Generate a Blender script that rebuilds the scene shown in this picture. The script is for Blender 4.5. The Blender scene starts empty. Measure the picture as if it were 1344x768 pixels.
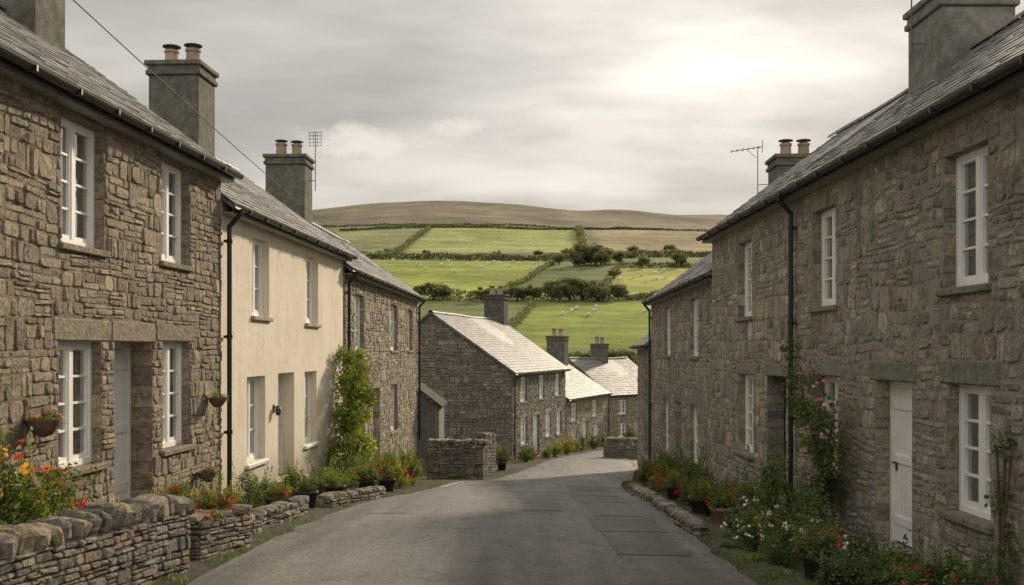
import bpy, math, random
from mathutils import Vector, Matrix, noise
R = random.Random(11)
scene = bpy.context.scene
COL = scene.collection

# ------------------------------------------------------------------ helpers
def lerp_table(t, x):
    if x <= t[0][0]: return t[0][1]
    for i in range(len(t)-1):
        if x <= t[i+1][0]:
            a, b = t[i], t[i+1]
            return a[1]+(b[1]-a[1])*(x-a[0])/(b[0]-a[0])
    return t[-1][1]
def smooth_table(t, x, w):
    return sum(lerp_table(t, x+k*w) for k in (-1,-.5,0,.5,1))/5

class MB:
    def __init__(s): s.v=[]; s.f=[]; s.c=[]; s.m=[]
    def face(s, pts, col=(1,1,1), m=0):
        n=len(s.v); s.v.extend(pts); s.f.append(tuple(range(n,n+len(pts)))); s.c.append(col); s.m.append(m)
    def mesh(s, verts, faces, col=(1,1,1), m=0):
        n=len(s.v); s.v.extend(verts)
        for f in faces:
            s.f.append(tuple(i+n for i in f)); s.c.append(col); s.m.append(m)
    def box(s,x0,x1,y0,y1,z0,z1,col=(1,1,1),m=0,b=0.0):
        if b<=0:
            v=[(x0,y0,z0),(x1,y0,z0),(x1,y1,z0),(x0,y1,z0),(x0,y0,z1),(x1,y0,z1),(x1,y1,z1),(x0,y1,z1)]
            s.mesh(v,[(0,3,2,1),(4,5,6,7),(0,1,5,4),(1,2,6,5),(2,3,7,6),(3,0,4,7)],col,m)
        else:
            v=[]
            for (z,i) in ((z0,b),(z0+b,0),(z1-b,0),(z1,b)):
                v+=[(x0+i+(b if i==0 else 0),y0+i,z),(x1-i-(b if i==0 else 0),y0+i,z),(x1-i,y0+i+(b if i==0 else 0),z),(x1-i,y1-i-(b if i==0 else 0),z),
                    (x1-i-(b if i==0 else 0),y1-i,z),(x0+i+(b if i==0 else 0),y1-i,z),(x0+i,y1-i-(b if i==0 else 0),z),(x0+i,y0+i+(b if i==0 else 0),z)]
            f=[tuple(reversed(range(8))),tuple(range(24,32))]
            for r in range(3):
                for k in range(8):
                    f.append((r*8+k,r*8+(k+1)%8,r*8+8+(k+1)%8,r*8+8+k))
            s.mesh(v,f,col,m)
    def tube(s,p,q,r0,r1,n=8,col=(1,1,1),m=0,cap=True):
        p=Vector(p);q=Vector(q);d=(q-p)
        if d.length<1e-6: return
        d.normalize(); a=d.orthogonal().normalized(); b=d.cross(a)
        v=[]
        for (c,r) in ((p,r0),(q,r1)):
            for k in range(n):
                t=2*math.pi*k/n; v.append(tuple(c+a*math.cos(t)*r+b*math.sin(t)*r))
        f=[(k,(k+1)%n,n+(k+1)%n,n+k) for k in range(n)]
        if cap: f+=[tuple(reversed(range(n))),tuple(range(n,2*n))]
        s.mesh(v,f,col,m)
    def lathe(s,c,prof,n=14,col=(1,1,1),m=0):
        v=[]
        for (r,z) in prof:
            for k in range(n):
                t=2*math.pi*k/n; v.append((c[0]+r*math.cos(t),c[1]+r*math.sin(t),c[2]+z))
        f=[]
        for i in range(len(prof)-1):
            for k in range(n):
                f.append((i*n+k,i*n+(k+1)%n,(i+1)*n+(k+1)%n,(i+1)*n+k))
        s.mesh(v,f,col,m)
    def rock(s,c,size,rnd,col,m=0,rot=0.0,tilt=0.0,na=10,nb=6,e=.55,nz=.12):
        off=Vector((rnd.random()*50,rnd.random()*50,rnd.random()*50))
        M=Matrix.Rotation(rot,3,'Z')@Matrix.Rotation(tilt,3,'Y')
        v=[];f=[]
        def sp(x): return math.copysign(abs(x)**e,x)
        for i in range(nb+1):
            ph=-math.pi/2+math.pi*i/nb
            for k in range(na):
                t=2*math.pi*k/na
                d=Vector((sp(math.cos(ph))*sp(math.cos(t)),sp(math.cos(ph))*sp(math.sin(t)),sp(math.sin(ph))))
                k2=1+nz*2*noise.noise(d*1.3+off)
                p=Vector((d.x*size[0],d.y*size[1],d.z*size[2]))*k2
                v.append(tuple(M@p+Vector(c)))
        for i in range(nb):
            for k in range(na):
                f.append((i*na+k,i*na+(k+1)%na,(i+1)*na+(k+1)%na,(i+1)*na+k))
        s.mesh(v,f,col,m)
    def data(s,name,mats,smooth=False):
        me=bpy.data.meshes.new(name)
        me.from_pydata(s.v,[],s.f)
        for mt in mats: me.materials.append(mt)
        me.polygons.foreach_set('material_index',s.m)
        if smooth: me.polygons.foreach_set('use_smooth',[True]*len(s.f))
        ca=me.color_attributes.new('Col','FLOAT_COLOR','CORNER')
        arr=[]
        for f,c in zip(s.f,s.c):
            arr.extend((c[0],c[1],c[2],1.0)*len(f))
        ca.data.foreach_set('color',arr)
        me.update(); return me
    def obj(s,name,mats,parent=None,smooth=False,loc=(0,0,0),rot=0.0):
        o=bpy.data.objects.new(name,s.data(name,mats,smooth)); COL.objects.link(o)
        o.location=loc; o.rotation_euler=(0,0,rot)
        if parent: o.parent=parent
        return o

def empty(name,loc,rot,label,cat,group=None):
    o=bpy.data.objects.new(name,None); COL.objects.link(o); o.location=loc; o.rotation_euler=(0,0,rot)
    o.empty_display_size=.3; o["label"]=label; o["category"]=cat
    if group: o["group"]=group
    return o
def tag(o,label,cat,group=None):
    o["label"]=label; o["category"]=cat
    if group: o["group"]=group
def vary(c,rnd,a=.15,h=.04):
    k=1+rnd.uniform(-a,a)
    return (max(.003,c[0]*k*(1+rnd.uniform(-h,h))),max(.003,c[1]*k*(1+rnd.uniform(-h,h))),max(.003,c[2]*k*(1+rnd.uniform(-h,h))))
def mul(pal,k): return [tuple(min(.8,q*k) for q in c) for c in pal]

# ------------------------------------------------------------------ materials
def mat(name):
    m=bpy.data.materials.new(name); m.use_nodes=True
    nt=m.node_tree; bs=nt.nodes['Principled BSDF']; return m,nt,bs
def N(nt,t,**k):
    n=nt.nodes.new(t)
    for a,b in k.items(): setattr(n,a,b)
    return n
def noise_node(nt,vec,scale,detail=6,rough=.6):
    n=N(nt,'ShaderNodeTexNoise'); n.inputs['Scale'].default_value=scale; n.inputs['Detail'].default_value=detail
    n.inputs['Roughness'].default_value=rough
    if vec is not None: nt.links.new(vec,n.inputs['Vector'])
    return n.outputs['Fac']
def ramp(nt,fac,stops):
    r=N(nt,'ShaderNodeValToRGB'); nt.links.new(fac,r.inputs['Fac'])
    cr=r.color_ramp
    while len(cr.elements)>1: cr.elements.remove(cr.elements[-1])
    cr.elements[0].position=stops[0][0]; c=stops[0][1]; cr.elements[0].color=(c if isinstance(c,tuple) else (c,c,c))+(1,)
    for p,c in stops[1:]:
        e=cr.elements.new(p); e.color=(c if isinstance(c,tuple) else (c,c,c))+(1,)
    return r.outputs['Color']
def mixc(nt,a,b,fac,mode='MIX'):
    n=N(nt,'ShaderNodeMix',data_type='RGBA',blend_type=mode)
    for s,v in ((n.inputs[0],fac),(n.inputs[6],a),(n.inputs[7],b)):
        if hasattr(v,'links') or hasattr(v,'is_linked'): nt.links.new(v,s)
        elif isinstance(v,(int,float)): s.default_value=v
        else: s.default_value=tuple(v)+(1,)
    return n.outputs[2]
def mth(nt,op,a,b=None,c=None,clamp=False):
    n=N(nt,'ShaderNodeMath',operation=op); n.use_clamp=clamp
    for i,v in enumerate((a,b,c)):
        if v is None: continue
        if isinstance(v,(int,float)): n.inputs[i].default_value=v
        else: nt.links.new(v,n.inputs[i])
    return n.outputs[0]
def mrange(nt,v,a,b,c=0.0,d=1.0,smooth=True):
    n=N(nt,'ShaderNodeMapRange'); n.interpolation_type='SMOOTHSTEP' if smooth else 'LINEAR'
    nt.links.new(v,n.inputs[0]); n.inputs[1].default_value=a;n.inputs[2].default_value=b;n.inputs[3].default_value=c;n.inputs[4].default_value=d
    return n.outputs[0]
def bump(nt,bs,h,strength,dist,prev=None):
    b=N(nt,'ShaderNodeBump'); b.inputs['Strength'].default_value=strength; b.inputs['Distance'].default_value=dist
    nt.links.new(h,b.inputs['Height'])
    if prev is not None: nt.links.new(prev,b.inputs['Normal'])
    nt.links.new(b.outputs['Normal'],bs.inputs['Normal']); return b.outputs['Normal']
def coords(nt,world=True):
    if world: return N(nt,'ShaderNodeNewGeometry').outputs['Position']
    return N(nt,'ShaderNodeTexCoord').outputs['Object']
def attr(nt):
    a=N(nt,'ShaderNodeAttribute'); a.attribute_name='Col'; return a.outputs['Color']

def attr_mat(name,rough,scale=12,amp=.5,bst=.5,bd=.02,spec=.3,metal=0.0,smallscale=60,stain=None,stain2=None):
    m,nt,bs=mat(name); v=coords(nt); a=attr(nt)
    f=noise_node(nt,v,scale,8,.65)
    g=ramp(nt,f,[(.25,1-amp),(.75,1+amp*.7)])
    c=mixc(nt,a,g,1.0,'MULTIPLY')
    for st in (stain,stain2):
        if st:
            sf=noise_node(nt,v,st[0],6,.68)
            c=mixc(nt,c,st[1],mth(nt,'MULTIPLY',ramp(nt,sf,[(.46,0.0),(.66,1.0)]),st[2]))
    nt.links.new(c,bs.inputs['Base Color'])
    bs.inputs['Roughness'].default_value=rough; bs.inputs['Metallic'].default_value=metal
    bs.inputs['Specular IOR Level'].default_value=spec
    if bst>0:
        f2=noise_node(nt,v,smallscale,6,.7)
        h=mth(nt,'ADD',mth(nt,'MULTIPLY',f,1.0),mth(nt,'MULTIPLY',f2,.4))
        bump(nt,bs,h,bst,bd)
    return m
M_stone=attr_mat('rubble_stone',.92,18,.7,1.0,.04,.15,smallscale=75,stain=(.9,(.16,.14,.10),.4),stain2=(4.5,(.42,.385,.31),.42))
M_lint=attr_mat('dressed_stone',.92,15,.6,1.0,.05,.12,smallscale=50,stain=(2,(.16,.15,.11),.5),stain2=(6,(.36,.34,.28),.4))
M_slate=attr_mat('slate',.58,5,.4,.4,.008,.34,stain=(1.1,(.18,.175,.14),.45),stain2=(4,(.28,.275,.24),.3))
M_paint=attr_mat('painted_timber',.45,3,.10,.15,.004,.4)
M_plain=attr_mat('plain',.7,6,.25,.3,.008,.3)
M_metal=attr_mat('painted_iron',.4,5,.3,.15,.004,.5)
M_cement=attr_mat('cement_render',.92,5,.55,.8,.03,.15,stain=(1.8,(.08,.078,.055),.6),stain2=(6,(.26,.25,.21),.3))
M_terra=attr_mat('terracotta',.85,10,.35,.4,.01,.2)
M_fleece=attr_mat('fleece',.95,8,.15,.5,.02,.1)

def mortar_mat():
    m,nt,bs=mat('mortar_wall'); v=coords(nt,False); a=attr(nt)
    f=noise_node(nt,v,14,8,.7); f1=noise_node(nt,v,1.5,5,.6)
    c=mixc(nt,a,ramp(nt,f,[(.25,.6),(.75,1.25)]),1.0,'MULTIPLY'); c=mixc(nt,c,ramp(nt,f1,[(.3,.7),(.7,1.15)]),1.0,'MULTIPLY')
    nt.links.new(c,bs.inputs['Base Color']); bs.inputs['Roughness'].default_value=.95; bs.inputs['Specular IOR Level'].default_value=.1
    bump(nt,bs,mth(nt,'ADD',f,noise_node(nt,v,50,5,.7)),.8,.02)
    return m
M_mortar=mortar_mat()
def cream_mat():
    m,nt,bs=mat('cream_render'); v=coords(nt,False)
    f=noise_node(nt,v,1.2,6,.6); f2=noise_node(nt,v,28,8,.7)
    mp=N(nt,'ShaderNodeMapping'); mp.inputs['Scale'].default_value=(5,5,.5); nt.links.new(v,mp.inputs['Vector'])
    st=noise_node(nt,mp.outputs[0],1.2,6,.65)
    c=ramp(nt,f,[(.3,(.67,.60,.47)),(.7,(.78,.715,.59))])
    c=mixc(nt,c,(.52,.45,.34),mth(nt,'MULTIPLY',ramp(nt,st,[(.5,0.0),(.75,1.0)]),.5))
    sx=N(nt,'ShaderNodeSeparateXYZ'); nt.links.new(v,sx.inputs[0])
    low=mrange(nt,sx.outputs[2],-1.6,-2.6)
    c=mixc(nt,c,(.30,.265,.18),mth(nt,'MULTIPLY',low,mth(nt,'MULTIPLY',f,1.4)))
    nt.links.new(c,bs.inputs['Base Color']); bs.inputs['Roughness'].default_value=.92; bs.inputs['Specular IOR Level'].default_value=.15
    bump(nt,bs,mth(nt,'ADD',f2,mth(nt,'MULTIPLY',noise_node(nt,v,5,4,.6),2.0)),.5,.014)
    return m
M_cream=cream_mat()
def glass_mat():
    m,nt,bs=mat('window_glass')
    nt.nodes.remove(bs); out=nt.nodes['Material Output']
    t=N(nt,'ShaderNodeBsdfTransparent'); t.inputs[0].default_value=(.85,.88,.87,1)
    g=N(nt,'ShaderNodeBsdfGlossy'); g.inputs['Roughness'].default_value=.04
    v=coords(nt); b=N(nt,'ShaderNodeBump'); b.inputs['Strength'].default_value=.2; b.inputs['Distance'].default_value=.03
    nt.links.new(noise_node(nt,v,2.5,2,.5),b.inputs['Height']); nt.links.new(b.outputs[0],g.inputs['Normal'])
    fr=N(nt,'ShaderNodeFresnel'); fr.inputs[0].default_value=1.5
    k=mth(nt,'ADD',mth(nt,'MULTIPLY',fr.outputs[0],1.6),.33,clamp=True)
    mx=N(nt,'ShaderNodeMixShader'); nt.links.new(k,mx.inputs[0]); nt.links.new(t.outputs[0],mx.inputs[1]); nt.links.new(g.outputs[0],mx.inputs[2])
    nt.links.new(mx.outputs[0],out.inputs['Surface']); return m
M_glass=glass_mat()
def leaf_mat(name,tr=.35):
    m,nt,bs=mat(name); nt.nodes.remove(bs); out=nt.nodes['Material Output']; a=attr(nt)
    d=N(nt,'ShaderNodeBsdfDiffuse'); nt.links.new(a,d.inputs[0])
    t=N(nt,'ShaderNodeBsdfTranslucent'); c2=mixc(nt,a,(1.6,1.5,.7),1.0,'MULTIPLY'); nt.links.new(c2,t.inputs[0])
    g=N(nt,'ShaderNodeBsdfGlossy'); g.inputs['Roughness'].default_value=.45; g.inputs[0].default_value=(.5,.5,.5,1)
    mx=N(nt,'ShaderNodeMixShader'); mx.inputs[0].default_value=tr; nt.links.new(d.outputs[0],mx.inputs[1]); nt.links.new(t.outputs[0],mx.inputs[2])
    m2=N(nt,'ShaderNodeMixShader'); m2.inputs[0].default_value=.06; nt.links.new(mx.outputs[0],m2.inputs[1]); nt.links.new(g.outputs[0],m2.inputs[2])
    nt.links.new(m2.outputs[0],out.inputs['Surface']); return m
M_leaf=leaf_mat('leaf',.42); M_petal=leaf_mat('petal',.25)
def road_mat():
    m,nt,bs=mat('asphalt'); v=coords(nt); a=attr(nt)
    f=noise_node(nt,v,.6,7,.65); f2=noise_node(nt,v,40,6,.85); f3=noise_node(nt,v,4,9,.8)
    mp=N(nt,'ShaderNodeMapping'); mp.inputs['Scale'].default_value=(1.5,.13,1); nt.links.new(v,mp.inputs['Vector'])
    tr=noise_node(nt,mp.outputs[0],1.5,5,.55)
    c=ramp(nt,f,[(.3,(.064,.058,.050)),(.7,(.118,.107,.092))])
    c=mixc(nt,c,ramp(nt,tr,[(.33,.62),(.65,1.3)]),1.0,'MULTIPLY')
    c=mixc(nt,c,ramp(nt,f2,[(.38,.35),(.62,1.8)]),1.0,'MULTIPLY')
    c=mixc(nt,c,ramp(nt,f3,[(.3,.5),(.7,1.45)]),1.0,'MULTIPLY')
    c=mixc(nt,c,a,1.0,'MULTIPLY')
    vo=N(nt,'ShaderNodeTexVoronoi',feature='DISTANCE_TO_EDGE'); vo.inputs['Scale'].default_value=.5
    dd=N(nt,'ShaderNodeVectorMath',operation='ADD'); nn=N(nt,'ShaderNodeTexNoise'); nn.inputs['Scale'].default_value=1.8; nn.inputs['Detail'].default_value=6; nt.links.new(v,nn.inputs['Vector'])
    nt.links.new(v,dd.inputs[0]); nt.links.new(nn.outputs['Color'],dd.inputs[1]); nt.links.new(dd.outputs[0],vo.inputs['Vector'])
    cr=ramp(nt,vo.outputs['Distance'],[(.0,.25),(.014,1.0)])
    c=mixc(nt,c,cr,.8,'MULTIPLY')
    c=mixc(nt,c,(.032,.029,.025),mth(nt,'MULTIPLY',ramp(nt,noise_node(nt,mp.outputs[0],2.3,7,.7),[(.50,0.0),(.64,1.0)]),.5))
    nt.links.new(c,bs.inputs['Base Color'])
    nt.links.new(ramp(nt,f,[(.3,.42),(.7,.68)]),bs.inputs['Roughness']); bs.inputs['Specular IOR Level'].default_value=.45
    bump(nt,bs,mth(nt,'ADD',f2,mth(nt,'MULTIPLY',f3,1.5)),.9,.016); return m
M_road=road_mat()
def ground_mat():
    m,nt,bs=mat('ground'); v=coords(nt); a=attr(nt)
    f=noise_node(nt,v,.25,8,.7); f2=noise_node(nt,v,8,8,.75); f3=noise_node(nt,v,.03,6,.6)
    c=mixc(nt,a,ramp(nt,f,[(.3,.72),(.7,1.22)]),1.0,'MULTIPLY')
    c=mixc(nt,c,ramp(nt,f2,[(.3,.65),(.7,1.35)]),1.0,'MULTIPLY')
    c=mixc(nt,c,ramp(nt,f3,[(.3,.7),(.7,1.28)]),1.0,'MULTIPLY')
    mp=N(nt,'ShaderNodeMapping'); mp.inputs['Scale'].default_value=(.02,.09,.02); nt.links.new(v,mp.inputs['Vector'])
    c=mixc(nt,c,ramp(nt,noise_node(nt,mp.outputs[0],1.6,6,.65),[(.35,.8),(.65,1.18)]),1.0,'MULTIPLY')
    nt.links.new(c,bs.inputs['Base Color']); bs.inputs['Roughness'].default_value=.97; bs.inputs['Specular IOR Level'].default_value=.05
    bump(nt,bs,f2,.6,.04); return m
M_ground=ground_mat()

WHITE=(.84,.83,.80); BLACK=(.018,.017,.016); GUT=(.035,.027,.022)

# ------------------------------------------------------------------ terrain
PROF=[(-60,-1.6),(0,-1.75),(8,-1.95),(12,-2.15),(16,-2.35),(20,-2.75),(25,-3.2),(33,-4.2),(40,-4.75),(50,-5.3),(60,-5.9),(72,-6.5),(92,-8),(110,-4.5),(130,1),
 (180,7.6),(205,11),(300,26.5),(340,31),(400,38),(520,62),(620,74),(800,105),(1000,148),(1080,150),(1400,110),(3000,60)]
def P(Y): return smooth_table(PROF,Y,1.2 if Y<80 else (6 if Y<500 else 30))
RL=[(-40,-2.7),(8,-2.78),(12,-2.74),(16,-2.3),(20,-1.72),(25,-1.4),(33,-.75),(40,.3),(50,2.0),(60,4.8),(70,9.0),(90,20)]
RR=[(-40,2.0),(8,2.08),(17,2.1),(22,2.3),(27,2.95),(33,3.9),(40,4.75),(50,6.8),(60,9.8),(70,14.5),(90,25)]
def rl(Y): return smooth_table(RL,Y,2)
def rr(Y): return smooth_table(RR,Y,2)
MT=[(-1.2,.4),(-.7,.58),(-.5,.74),(-.3,.87),(-.2,.93),(-.165,.955),(-.128,.985),(-.09,1.0),(-.05,1.0),(-.01,.985),(.03,.955),(.065,.935),(.13,.92),(.2,.90),(.35,.85),(.6,.7),(1.2,.5)]
def G(X,Y):
    z=P(Y)
    if Y>350:
        t=min(1,(Y-350)/550); z*=1+(lerp_table(MT,X/Y)-1)*t
    if Y>100: z+=.0035*Y*noise.noise(Vector((X/70,Y/70,0)))*min(1,(Y-100)/100)
    if Y<95:
        if Y<88:
            a=rl(Y);b=rr(Y)
            d=max(a-X,X-b)
            z+=-.06+.09*max(0,min(1,d/.4))
        if X>2.2 and Y<20: z-=.26*max(0,min(1,(X-2.3)/1.2))*max(0,min(1,(20-Y)/4))
        z+= .25*noise.noise(Vector((X/9,Y/9,3)))*max(0,min(1,(abs(X)-14)/10))
    return z
def inpoly(x,y,p):
    c=False;j=len(p)-1
    for i in range(len(p)):
        if (p[i][1]>y)!=(p[j][1]>y) and x<(p[j][0]-p[i][0])*(y-p[i][1])/(p[j][1]-p[i][1])+p[i][0]: c=not c
        j=i
    return c
FIELDS=[([(-1,128),(30,128),(31,186),(4,186)],(.20,.235,.05)),
 ([(-29,200),(-4,204),(12,288),(11,304),(-44,304)],(.255,.285,.065)),
 ([(-80,204),(-31,204),(-46,300),(-100,300)],(.20,.23,.075)),
 ([(17,203),(45,203),(56,270),(29,270)],(.30,.305,.08)),
 ([(-42,385),(27,385),(33,528),(-40,528)],(.28,.295,.105)),  # far fields paler and greyer: distance haze put into the colour
 ([(-110,370),(-47,370),(-43,526),(-120,526)],(.22,.23,.105)),
 ([(36,345),(120,345),(150,560),(42,560)],(.27,.225,.125)),
 ([(34,130),(90,130),(90,184),(34,184)],(.18,.21,.06))]
def gcol(X,Y):
    if Y<88:
        a=rl(Y);b=rr(Y); d=max(a-X,X-b)
        if d<3.5: 
            n=noise.noise(Vector((X*1.5,Y*1.5,0)))
            return (.08,.09,.042) if n>.05 and d>.3 else (.095,.086,.068)
        return (.09,.11,.04)
    for p,c in FIELDS:
        if inpoly(X,Y,p): return c
    if Y<345: return (.15,.17,.07)
    n=noise.noise(Vector((X/60,Y/90,2)))+.5*noise.noise(Vector((X/22,Y/40,5)))
    t=max(0,min(1,(Y-480)/200))
    g=(.175,.175,.095); mo=(.18,.16,.108)  # far tones lifted and greyed, aerial haze painted into the colour
    c=tuple(g[i]*(1-t)+mo[i]*t for i in range(3))
    k=1+.35*n
    return tuple(q*k for q in c)
ys=[-30+.6*i for i in range(int(95/.6))]
y=ys[-1]
while y<2600: 
    y+=max(.6,min((y)*.009,30) if y>95 else .9); ys.append(y)
NC=330
vv=[];cc=[]
for Y in ys:
    for i in range(NC+1):
        s=-1.15+2.3*i/NC
        s=s*(.45+.55*abs(s)/1.15)
        X=s*max(Y+40,30)
        vv.append((X,Y,G(X,Y))); cc.append(gcol(X,Y))
ff=[]
for j in range(len(ys)-1):
    for i in range(NC):
        a=j*(NC+1)+i; ff.append((a,a+1,a+NC+2,a+NC+1))
me=bpy.data.meshes.new('ground'); me.from_pydata(vv,[],ff); me.materials.append(M_ground)
ca=me.color_attributes.new('Col','FLOAT_COLOR','POINT')
ar=[]
for c in cc: ar.extend((c[0],c[1],c[2],1))
ca.data.foreach_set('color',ar); me.polygons.foreach_set('use_smooth',[True]*len(ff))
go=bpy.data.objects.new('ground',me); COL.objects.link(go); go["kind"]="structure"; tag(go,"grassy hillside fields rising to brown moorland","hillside")

# road
mb=MB()
Y=-30; rows=[]
while Y<88:
    a=rl(Y);b=rr(Y); z=P(Y)
    wob=.07*noise.noise(Vector((0,Y*1.3,0)))+.05*noise.noise(Vector((0,Y*5,0))); wob2=.07*noise.noise(Vector((9,Y*1.3,0)))+.05*noise.noise(Vector((9,Y*5,0)))
    rows.append([(a+wob+(b+wob2-a-wob)*k/10,Y,z+.035*(1-((k-5)/5)**2)) for k in range(11)])
    Y+=.3
vv=[p for r in rows for p in r]; ff=[]
for j in range(len(rows)-1):
    for k in range(10): ff.append((j*11+k,j*11+k+1,j*11+k+12,j*11+k+11))
mb.mesh(vv,ff,(1,1,1)); ro=mb.obj('road',[M_road],smooth=True); ro["kind"]="structure"; tag(ro,"narrow worn asphalt village road bending downhill","road")
mb=MB()
def rz(X,Y):
    a=rl(Y);b=rr(Y);k=(X-a)/(b-a)*2-1
    return P(Y)+.035*(1-k*k)
for (x0,x1,y0,y1,c) in ((1.05,1.8,10.2,12.0,.72),(1.0,1.85,12.06,13.6,.55),(1.1,1.75,13.7,15.6,.75),(1.0,1.8,15.66,17.2,.56),(1.05,1.8,17.3,19.4,.68),(1.15,1.9,19.5,22,.56),(.15,.7,14.2,17.5,.82),(-2.0,-1.45,14,16.5,.84)):
    n=30
    pts=[[(x0+(x1-x0)*i/4+(.04*noise.noise(Vector((i*2.0,(y0+(y1-y0)*j/n)*3.5,1)))),y0+(y1-y0)*j/n+.04*noise.noise(Vector((i*2.2,j*.8,4)))) for i in range(5)] for j in range(n+1)]
    v=[(p[0],p[1],rz(*p)+.005) for r in pts for p in r]
    mb.mesh(v,[(j*5+i,j*5+i+1,j*5+i+6,j*5+i+5) for j in range(n) for i in range(4)],(c,c,c*1.01))
po=mb.obj('road_patch',[M_road]); po["kind"]="structure"; tag(po,"darker asphalt repair patches on the road","road patch")
mb=MB()
for j in range(18):
    Ya=21.5+j*.5; 
    xa=rl(Ya)+.12; xb=rl(Ya+.5)+.12
    mb.face([(xa,Ya,rz(xa,Ya)+.008),(xa+.08,Ya,rz(xa+.08,Ya)+.008),(xb+.08,Ya+.5,rz(xb+.08,Ya+.5)+.008),(xb,Ya+.5,rz(xb,Ya+.5)+.008)],(.36,.35,.32))
ml=mb.obj('road_marking',[M_plain]); ml["kind"]="structure"; tag(ml,"worn white line along the road edge","road marking")

# ------------------------------------------------------------------ stone generator
def stones(mb,u0,u1,z0,z1,holes,mp,pal,rnd,row=(.2,.36),w=(.13,.5),prot=(.006,.03),gap=.008,lim=None,m=0,warp=.03,cham=(.06,.24),single=.18,cv=.2):
    def emit(a,b,c,d):
        if a<u0: a=u0
        if b>u1: b=u1
        if c<z0: c=z0
        if d>z1: d=z1
        if lim:
            l,r=lim((c+d)/2); a=max(a,l); b=min(b,r)
        if b-a<.04 or d-c<.025: return
        for (ha,hb,hc,hd) in holes:
            if a<hb-1e-4 and b>ha+1e-4 and c<hd-1e-4 and d>hc+1e-4:
                if a<ha: emit(a,ha,c,d)
                if b>hb: emit(hb,b,c,d)
                aa=max(a,ha);bb=min(b,hb)
                if c<hc: emit(aa,bb,c,hc)
                if d>hd: emit(aa,bb,hd,d)
                return
        W=b-a;H=d-c;gp=min(gap*rnd.uniform(.4,1.8),W*.3,H*.3)
        a+=gp/2;b-=gp/2;c+=gp/2;d-=gp/2
        k=min(W,H)
        def ch(): return k*rnd.uniform(*cham)
        j=k*.13
        def jj(): return rnd.uniform(-j,j)
        o=[(a+ch(),c+jj()*.5),(b-ch(),c+jj()*.5),(b+jj()*.3,c+ch()),(b+jj()*.3,d-ch()),(b-ch(),d+jj()*.5),(a+ch(),d+jj()*.5),(a+jj()*.3,d-ch()),(a+jj()*.3,c+ch())]
        pr=rnd.uniform(*prot)*(1.0+.4*min(1,k/.2)); ins=min(k*.14,rnd.uniform(.005,.016))
        cx=(a+b)/2;cz=(c+d)/2
        tu=rnd.uniform(-.05,.05)*min(1,.3/W);tz=rnd.uniform(-.06,.06)
        V=[]
        for (u,z) in o:
            wz=warp*noise.noise(Vector((u*.8,z*1.6,0)))
            V.append(mp(u,z+wz,-.003))
        for (u,z) in o:
            wz=warp*noise.noise(Vector((u*.8,z*1.6,0)))
            uu=u+math.copysign(ins,cx-u); zz=z+math.copysign(ins,cz-z)
            V.append(mp(uu,zz+wz,max(.002,pr*rnd.uniform(.7,1.15)+tu*(u-cx)+tz*(z-cz))))
        wz=warp*noise.noise(Vector((cx*.8,cz*1.6,0)))
        V.append(mp(cx+rnd.uniform(-.3,.3)*W,cz+wz+rnd.uniform(-.25,.25)*H,pr*rnd.uniform(.85,1.35)))
        F=[(q,(q+1)%8,8+(q+1)%8,8+q) for q in range(8)]+[(8+q,8+(q+1)%8,16) for q in range(8)]
        col=vary(pal[int(rnd.random()**1.1*len(pal))],rnd,cv,.04)
        mb.mesh(V,F,col,m)
    z=z0
    while z<z1:
        h=rnd.uniform(*row)
        u=u0-rnd.uniform(0,.4)
        while u<u1:
            cw=rnd.uniform(.35,1.1)*w[1]*2
            t=rnd.random(); k=1 if t<single else (2 if t<.68 else 3)
            cuts=sorted([rnd.uniform(.6,1.4) for _ in range(k)]); sm=sum(cuts); rnd.shuffle(cuts); zz=z
            for q in cuts:
                hh=h*q/sm; uu=u
                while uu<u+cw-.02:
                    ww=min(rnd.uniform(*w)*(1.15 if hh<.12 else .85),u+cw-uu)
                    if u+cw-(uu+ww)<.08: ww=u+cw-uu
                    emit(uu,uu+ww,zz,zz+hh); uu+=ww
                zz+=hh
            u+=cw
        z+=h
PAL_WARM=mul([(.235,.193,.138),(.21,.174,.126),(.255,.212,.155),(.185,.155,.116),(.205,.18,.145),(.28,.237,.173),(.17,.14,.11),(.22,.195,.162)],1.55)
PAL_GREY=mul([(.21,.187,.148),(.185,.167,.138),(.24,.215,.172),(.165,.15,.126),(.215,.19,.148),(.27,.242,.193),(.15,.137,.117),(.24,.205,.153)],1.85)
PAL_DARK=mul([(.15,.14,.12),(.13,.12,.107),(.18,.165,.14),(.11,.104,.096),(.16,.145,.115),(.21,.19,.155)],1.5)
PAL_SLATE=mul([(.17,.166,.158),(.14,.138,.134),(.20,.192,.178),(.155,.15,.138),(.12,.118,.115),(.22,.208,.185)],1.25)
PAL_SLATEL=mul([(.25,.246,.234),(.205,.203,.197),(.29,.28,.26),(.225,.218,.205),(.185,.182,.177)],.72)
MW=(.27,.225,.165); MG=(.345,.312,.25); MD=(.19,.175,.145)

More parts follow.
